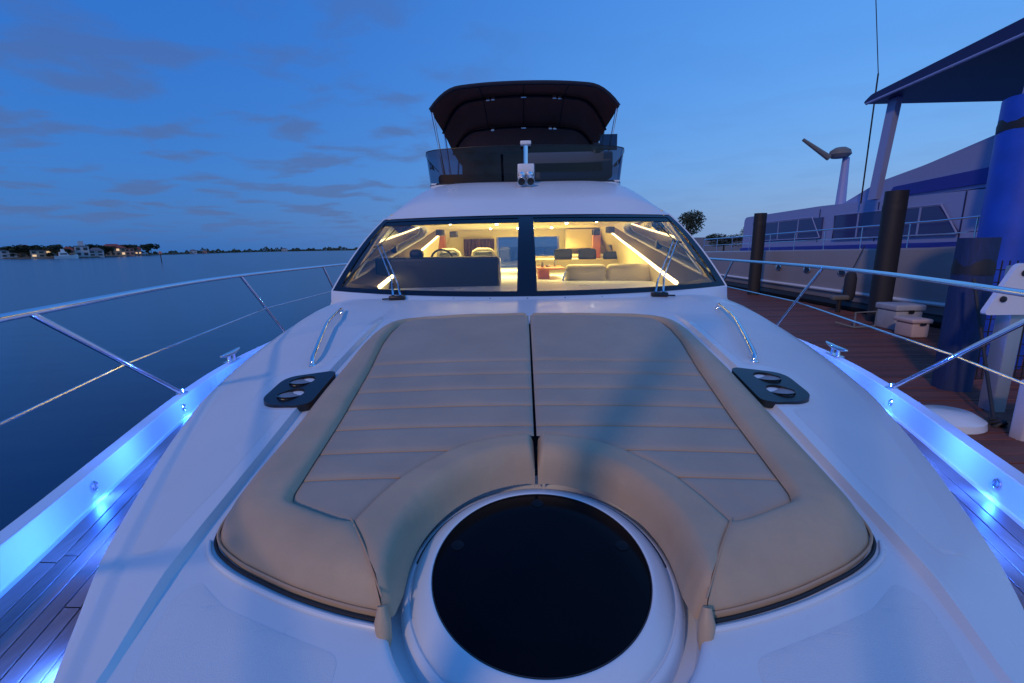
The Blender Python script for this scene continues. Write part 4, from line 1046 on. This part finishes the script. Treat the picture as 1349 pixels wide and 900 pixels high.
# superstructure
def extr(poly, x0, x1, name, m):   # poly in (y,z), extruded in x
    n = len(poly); V = [(x0, p[0], p[1]) for p in poly]+[(x1, p[0], p[1]) for p in poly]
    return MB().add(V, [tuple(range(n)), tuple(range(n, 2*n))[::-1]]+[(i, (i+1) % n, n+(i+1) % n, n+i) for i in range(n)]).build(name, m, ny, smooth=False)
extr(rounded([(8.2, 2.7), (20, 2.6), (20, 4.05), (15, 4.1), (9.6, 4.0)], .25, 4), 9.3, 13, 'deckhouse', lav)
extr([(10.2, 3.15), (14.2, 3.1), (14.2, 3.75), (10.8, 3.75)], 9.24, 9.32, 'deckhouse_window', nwin)
extr([(14.8, 3.1), (18.6, 3.05), (18.6, 3.72), (14.8, 3.75)], 9.24, 9.32, 'deckhouse_window', nwin)
extr([(9.0, 2.8), (20, 2.66), (20, 2.80), (9.0, 2.98)], 9.22, 9.34, 'blue_stripe', bluep)
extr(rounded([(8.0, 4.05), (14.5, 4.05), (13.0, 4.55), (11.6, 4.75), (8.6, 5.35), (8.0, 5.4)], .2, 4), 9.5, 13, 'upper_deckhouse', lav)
extr([(8.2, 4.15), (12.6, 4.1), (12.4, 4.35), (8.2, 4.5)], 9.44, 9.52, 'upper_stripe', bluep)
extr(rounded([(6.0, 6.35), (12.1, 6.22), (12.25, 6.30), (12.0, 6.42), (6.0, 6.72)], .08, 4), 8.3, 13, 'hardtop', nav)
for y in (11.75, 8.6):
    rr = []
    for i in range(9):
        z = 4.0+2.35*i/8; rr.append([Vector((8.55+dx, y+dy-.25*(i/8), z)) for dx, dy in ((0, 0), (.16, .04), (.2, .3), (0, .26), (0, 0))])
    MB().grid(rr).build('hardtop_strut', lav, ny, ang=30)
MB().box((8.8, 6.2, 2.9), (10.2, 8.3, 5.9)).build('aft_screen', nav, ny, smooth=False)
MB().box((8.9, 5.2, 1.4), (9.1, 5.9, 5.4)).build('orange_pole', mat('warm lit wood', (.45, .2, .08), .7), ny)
MB().tube([(8.6, 7.5, 6.4), (8.5, 7.5, 6.5)], .02, 6).build('antenna_foot', chrome, ny)
# rail, portholes, seams and gear on the neighbour
nr = MB()
rl = [Vector((r[1].x+.1, r[1].y, r[1].z+.55)) for r in rows[2:]]; nr.tube(rl, .02, 8); nr.tube([p-Vector((0, 0, .28)) for p in rl], .010, 6)
nr = nr.build('deck_rail', chrome, ny)
for p in rl[::2]: MB().tube([p, p-Vector((0, 0, .6))], .015, 6).build('rail_post', chrome, nr)
for y in (10.9, 12.4, 13.9, 15.4):
    q = Vector((8.35+ip(y, [5, 7, 10, 22], [.9, .5, .12, 0])-.005, y, 2.2))
    Mo = Matrix.Rotation(R(-90), 4, 'Y') @ Matrix.Diagonal((.55, 1, 1, 1))
    ph = MB().lathe([(.17, 0), (.17, .02), (.14, .025), (.135, .005)], q, 24, Mo).build('porthole', chrome, ny); MB().lathe([(.136, .006), (.001, .006)], q, 24, Mo).build('glass', wind, ph)
for y in (10.2, 12.6, 15.0): MB().box((9.285, y, 3.0), (9.30, y+.02, 4.0)).build('panel_seam', nav, ny)
for (y0, y1) in ((10.2, 14.2), (14.8, 18.6)):
    MB().tube([(9.235, y0-.0, 3.13), (9.235, y1, 3.08), (9.235, y1, 3.77), (9.235, y0+.5, 3.78), (9.235, y0, 3.13)], .018, 6, cap=False).build('window_surround', lav, ny)
for y in (11.2, 12.2, 13.2, 16.0, 17.2): MB().box((9.232, y, 3.12), (9.245, y+.05, 3.75)).build('window_bar', lav, ny)
MB().tube([(8.28, 6.0, 6.36), (8.28, 9.0, 6.30), (8.28, 12.1, 6.24)], .03, 8).build('hardtop_edge', lav, ny)
for y in (6.6, 7.6): MB().rbox((8.9, y, 4.6), (9.3, y+.5, 5.0), .05, 3).build('flybridge_seat', lav2, ny)
fe = MB().lathe([(.001, -.38), (.10, -.33), (.13, -.2), (.13, .2), (.10, .33), (.03, .38), (.03, .45), (.001, .46)], (8.12, 11.6, 1.9), 18); fe.tube([(8.12, 11.6, 2.3), (8.35, 11.6, 2.9)], .012, 6)
tag(fe.build('fender', dkfab), 'dark sausage fender hanging on the pale neighbour hull', 'fender')
# radar mast
q = aty(1108, 262, 16); ms = empty('radar_mast', (q.x, q.y, 4.0), 'radar mast with round dome standing behind the neighbour deckhouse', 'mast')
t_ = aty(1106, 208, 16)
MB().tube([(q.x, 16, 3.9), (q.x, 16, t_.z)], [.16, .10], 10).build('pole', lav, ms)
MB().lathe([(.001, -.2), (.38, -.16), (.52, 0), (.46, .2), (.25, .34), (.001, .38)], (t_.x, 16, t_.z+.10), 24, Matrix.Scale(.62, 4)).build('dome', greyfab, ms)
a1 = aty(1092, 208, 16); a2 = aty(1058, 184, 16)
MB().tube([a1, a2], [.10, .05], 8).build('arm', greyfab, ms)
# whip antenna
a = aty(1157, 97, 13.0); b_ = aty(1154, 3, 13.0); wa = MB().tube([a, b_+(b_-a)*.3], .011, 6)
wa.tube([Vector((a.x, a.y, 4.0)), a], .02, 6)
tag(wa.build('whip_antenna', rubber), 'thin dark whip antenna rising high into the sky left of the hardtop', 'antenna')
# trees behind
for px, py, d, w, lb in ((912, 262, 60, 2.3, 'dark round tree just right of the cabin corner'), (995, 284, 60, 1.7, 'narrow dark tree beyond the black far piling'), (955, 300, 75, 3.5, 'low dark tree between the two taller dark trees'), (1040, 306, 75, 4, 'low dark tree left of the neighbour deckhouse'), (1185, 262, 40, 2.4, 'dark tree crown behind the black piling and deckhouse')):
    t_ = aty(px, py, d); tree(Vector((t_.x, d, 0)), t_.z, w, lb, None, False, int(px), True).children[0].scale.z *= .55
tag(MB().box((20, 55, -.5), (110, 130, .8)).build('right_shore', ground, smooth=False), kind='structure')
tag(MB().box((14, 90, .8), (70, 96, 4.2)).build('boathouse', mat('boathouse haze colour', (.16, .19, .26), .8), smooth=False), 'long low pale boathouse on the shore behind the cabin corner', 'building')  # blue-grey haze in front of the boathouse is put into its wall colour
# dock furniture
boxm = mat('dock box plastic', (.42, .43, .46), .5, var=(4, .15))
def dockbox(a, b, label, m=None):
    m = m or boxm
    o = empty('dock_box', ((a[0]+b[0])/2, (a[1]+b[1])/2, DZ), label, 'dock box')
    MB().rbox((a[0], a[1], DZ), (b[0], b[1], DZ+(b[2])*.75), .03).build('body', m, o)
    MB().rbox((a[0]-.03, a[1]-.03, DZ+b[2]*.76), (b[0]+.03, b[1]+.03, DZ+b[2]), .03).build('lid', m, o)
    MB().rbox(((a[0]+b[0])/2-.05, a[1]-.045, DZ+b[2]*.68), ((a[0]+b[0])/2+.05, a[1]-.025, DZ+b[2]*.8), .005, 1).build('latch', black, o); return o
dockbox((7.1, 8.8), (7.6, 9.3, .5), 'white fibreglass dock box behind the black piling')
dockbox((6.85, 8.1), (7.15, 8.5, .34), 'small pinkish white box in front of the larger dock box', mat('pinkish plastic', (.6, .45, .4), .5))
e = empty('dock_cleat', (7.7, 11.3, DZ), 'dark metal fitting on a post stump at the dock edge beside pale hull', 'cleat')
MB().tube([(7.7, 11.3, DZ), (7.7, 11.3, DZ+.3)], .05, 8).build('stem', rubber, e); MB().rbox((7.5, 11.22, DZ+.3), (7.9, 11.38, DZ+.42), .04, 3).build('head', greyfab, e)
e = empty('folding_step', (6.75, 8.95, DZ), 'small chrome rectangular frame standing on the dock boards', 'frame')
pts = [(6.55, 9.1, DZ+.02), (6.62, 9.2, DZ+.30), (6.95, 9.1, DZ+.34), (6.88, 9.0, DZ+.06)]
MB().tube(pts+[pts[0]], .022, 8).build('frame', greyfab, e); MB().tube([pts[0], (6.3, 9.3, DZ+.1)], .02, 8).build('leg', greyfab, e)
# boat lift post with triangular bracket
lp = empty('lift_post', (4.72, 4.5, 0), 'pale metal post with white triangular bolted bracket by the guard rail', 'post')
MB().rbox((4.66, 4.45, -.3), (4.80, 4.60, 2.75), .015, 2).build('column', mat('galvanised post', (.42, .40, .42), .4, .6), lp)
tri = rounded([(4.30, 2.30), (4.86, 2.30), (4.86, 2.42), (4.66, 2.78), (4.54, 2.78)], .06, 5)
M = Matrix(((1, 0, 0, 0), (0, 0, 1, 4.36), (0, 1, 0, 0), (0, 0, 0, 1)))
br = MB().prism([(p[0], p[1]) for p in tri], 0, .05, M).build('bracket', gelhull, lp, ang=30)
for bx, bz in ((4.60, 2.69), (4.45, 2.45), (4.72, 2.45)): MB().lathe([(.03, 0), (.028, .012), (.001, .018)], (bx, 4.355, bz), 12, Matrix.Rotation(R(90), 4, 'X')).build('bolt', rubber, br)
# rope, fender, bin
rp = [Vector(p) for p in (aty(1283, 368, 4.9), aty(1290, 420, 4.7), aty(1300, 490, 4.4), aty(1308, 545, 4.15), aty(1313, 578, 4.0))]
r_ = tag(MB().tube(catmull(rp, 6), .016, 8).build('mooring_rope', rubber), 'black mooring rope hanging slack beside the lift post', 'rope')
kn = MB()
c = aty(1310, 560, 4.08)
for q in range(5):
    kn.tube([c+Vector((.055*math.cos(a+q), .05*math.sin(a*1.0), .05*math.sin(a+q*1.3))) for a in [2*math.pi*i/14 for i in range(15)]], .014, 6, cap=False)
kn.build('knot', rubber, r_)
c = aty(1262, 572, 4.0)
fd = MB().lathe([(.001, -.10), (.20, -.09), (.27, 0), (.26, .06), (.18, .115), (.001, .13)], (c.x, 4.15, c.z+.05), 28, Matrix.Diagonal((1.15, 1, 1, 1))).build('dinghy_tube', gelhull)
tag(fd, 'rounded white dinghy bow between dock and yacht, under the rope', 'dinghy')
c = aty(1322, 610, 3.85); c2 = aty(1332, 505, 3.75); c.y = 3.75
bx = empty('supply_box', (c.x+.2, c.y+.2, c.z), 'pinkish white box at the dock edge, lower right', 'box')
MB().rbox((c.x, c.y, c.z), (c.x+.5, c.y+.12, c2.z), .02).build('body', mat('box white', (.6, .55, .58), .5), bx)
MB().box((c.x+.05, c.y-.008, c2.z-.22), (c.x+.25, c.y+.002, c2.z-.17)).build('printed_stripe', mat('red print', (.35, .05, .05), .5), bx)
# netting screen between pilings
nt_ = MB()
for i in range(14):
    x = 5.3+i*.09; nt_.tube([(x, 5.55+.02*math.sin(i*2), .8), (x+.03*math.sin(i), 5.6, 1.9), (x, 5.62, 2.75)], .008, 5)
for j in range(12): nt_.tube([(5.25, 5.58, 1.0+j*.15), (6.55, 5.6, 1.0+j*.15+.02*math.sin(j))], .007, 5)
tag(nt_.build('dock_netting', rubber), 'dark netting strung between the two blue pilings', 'netting')
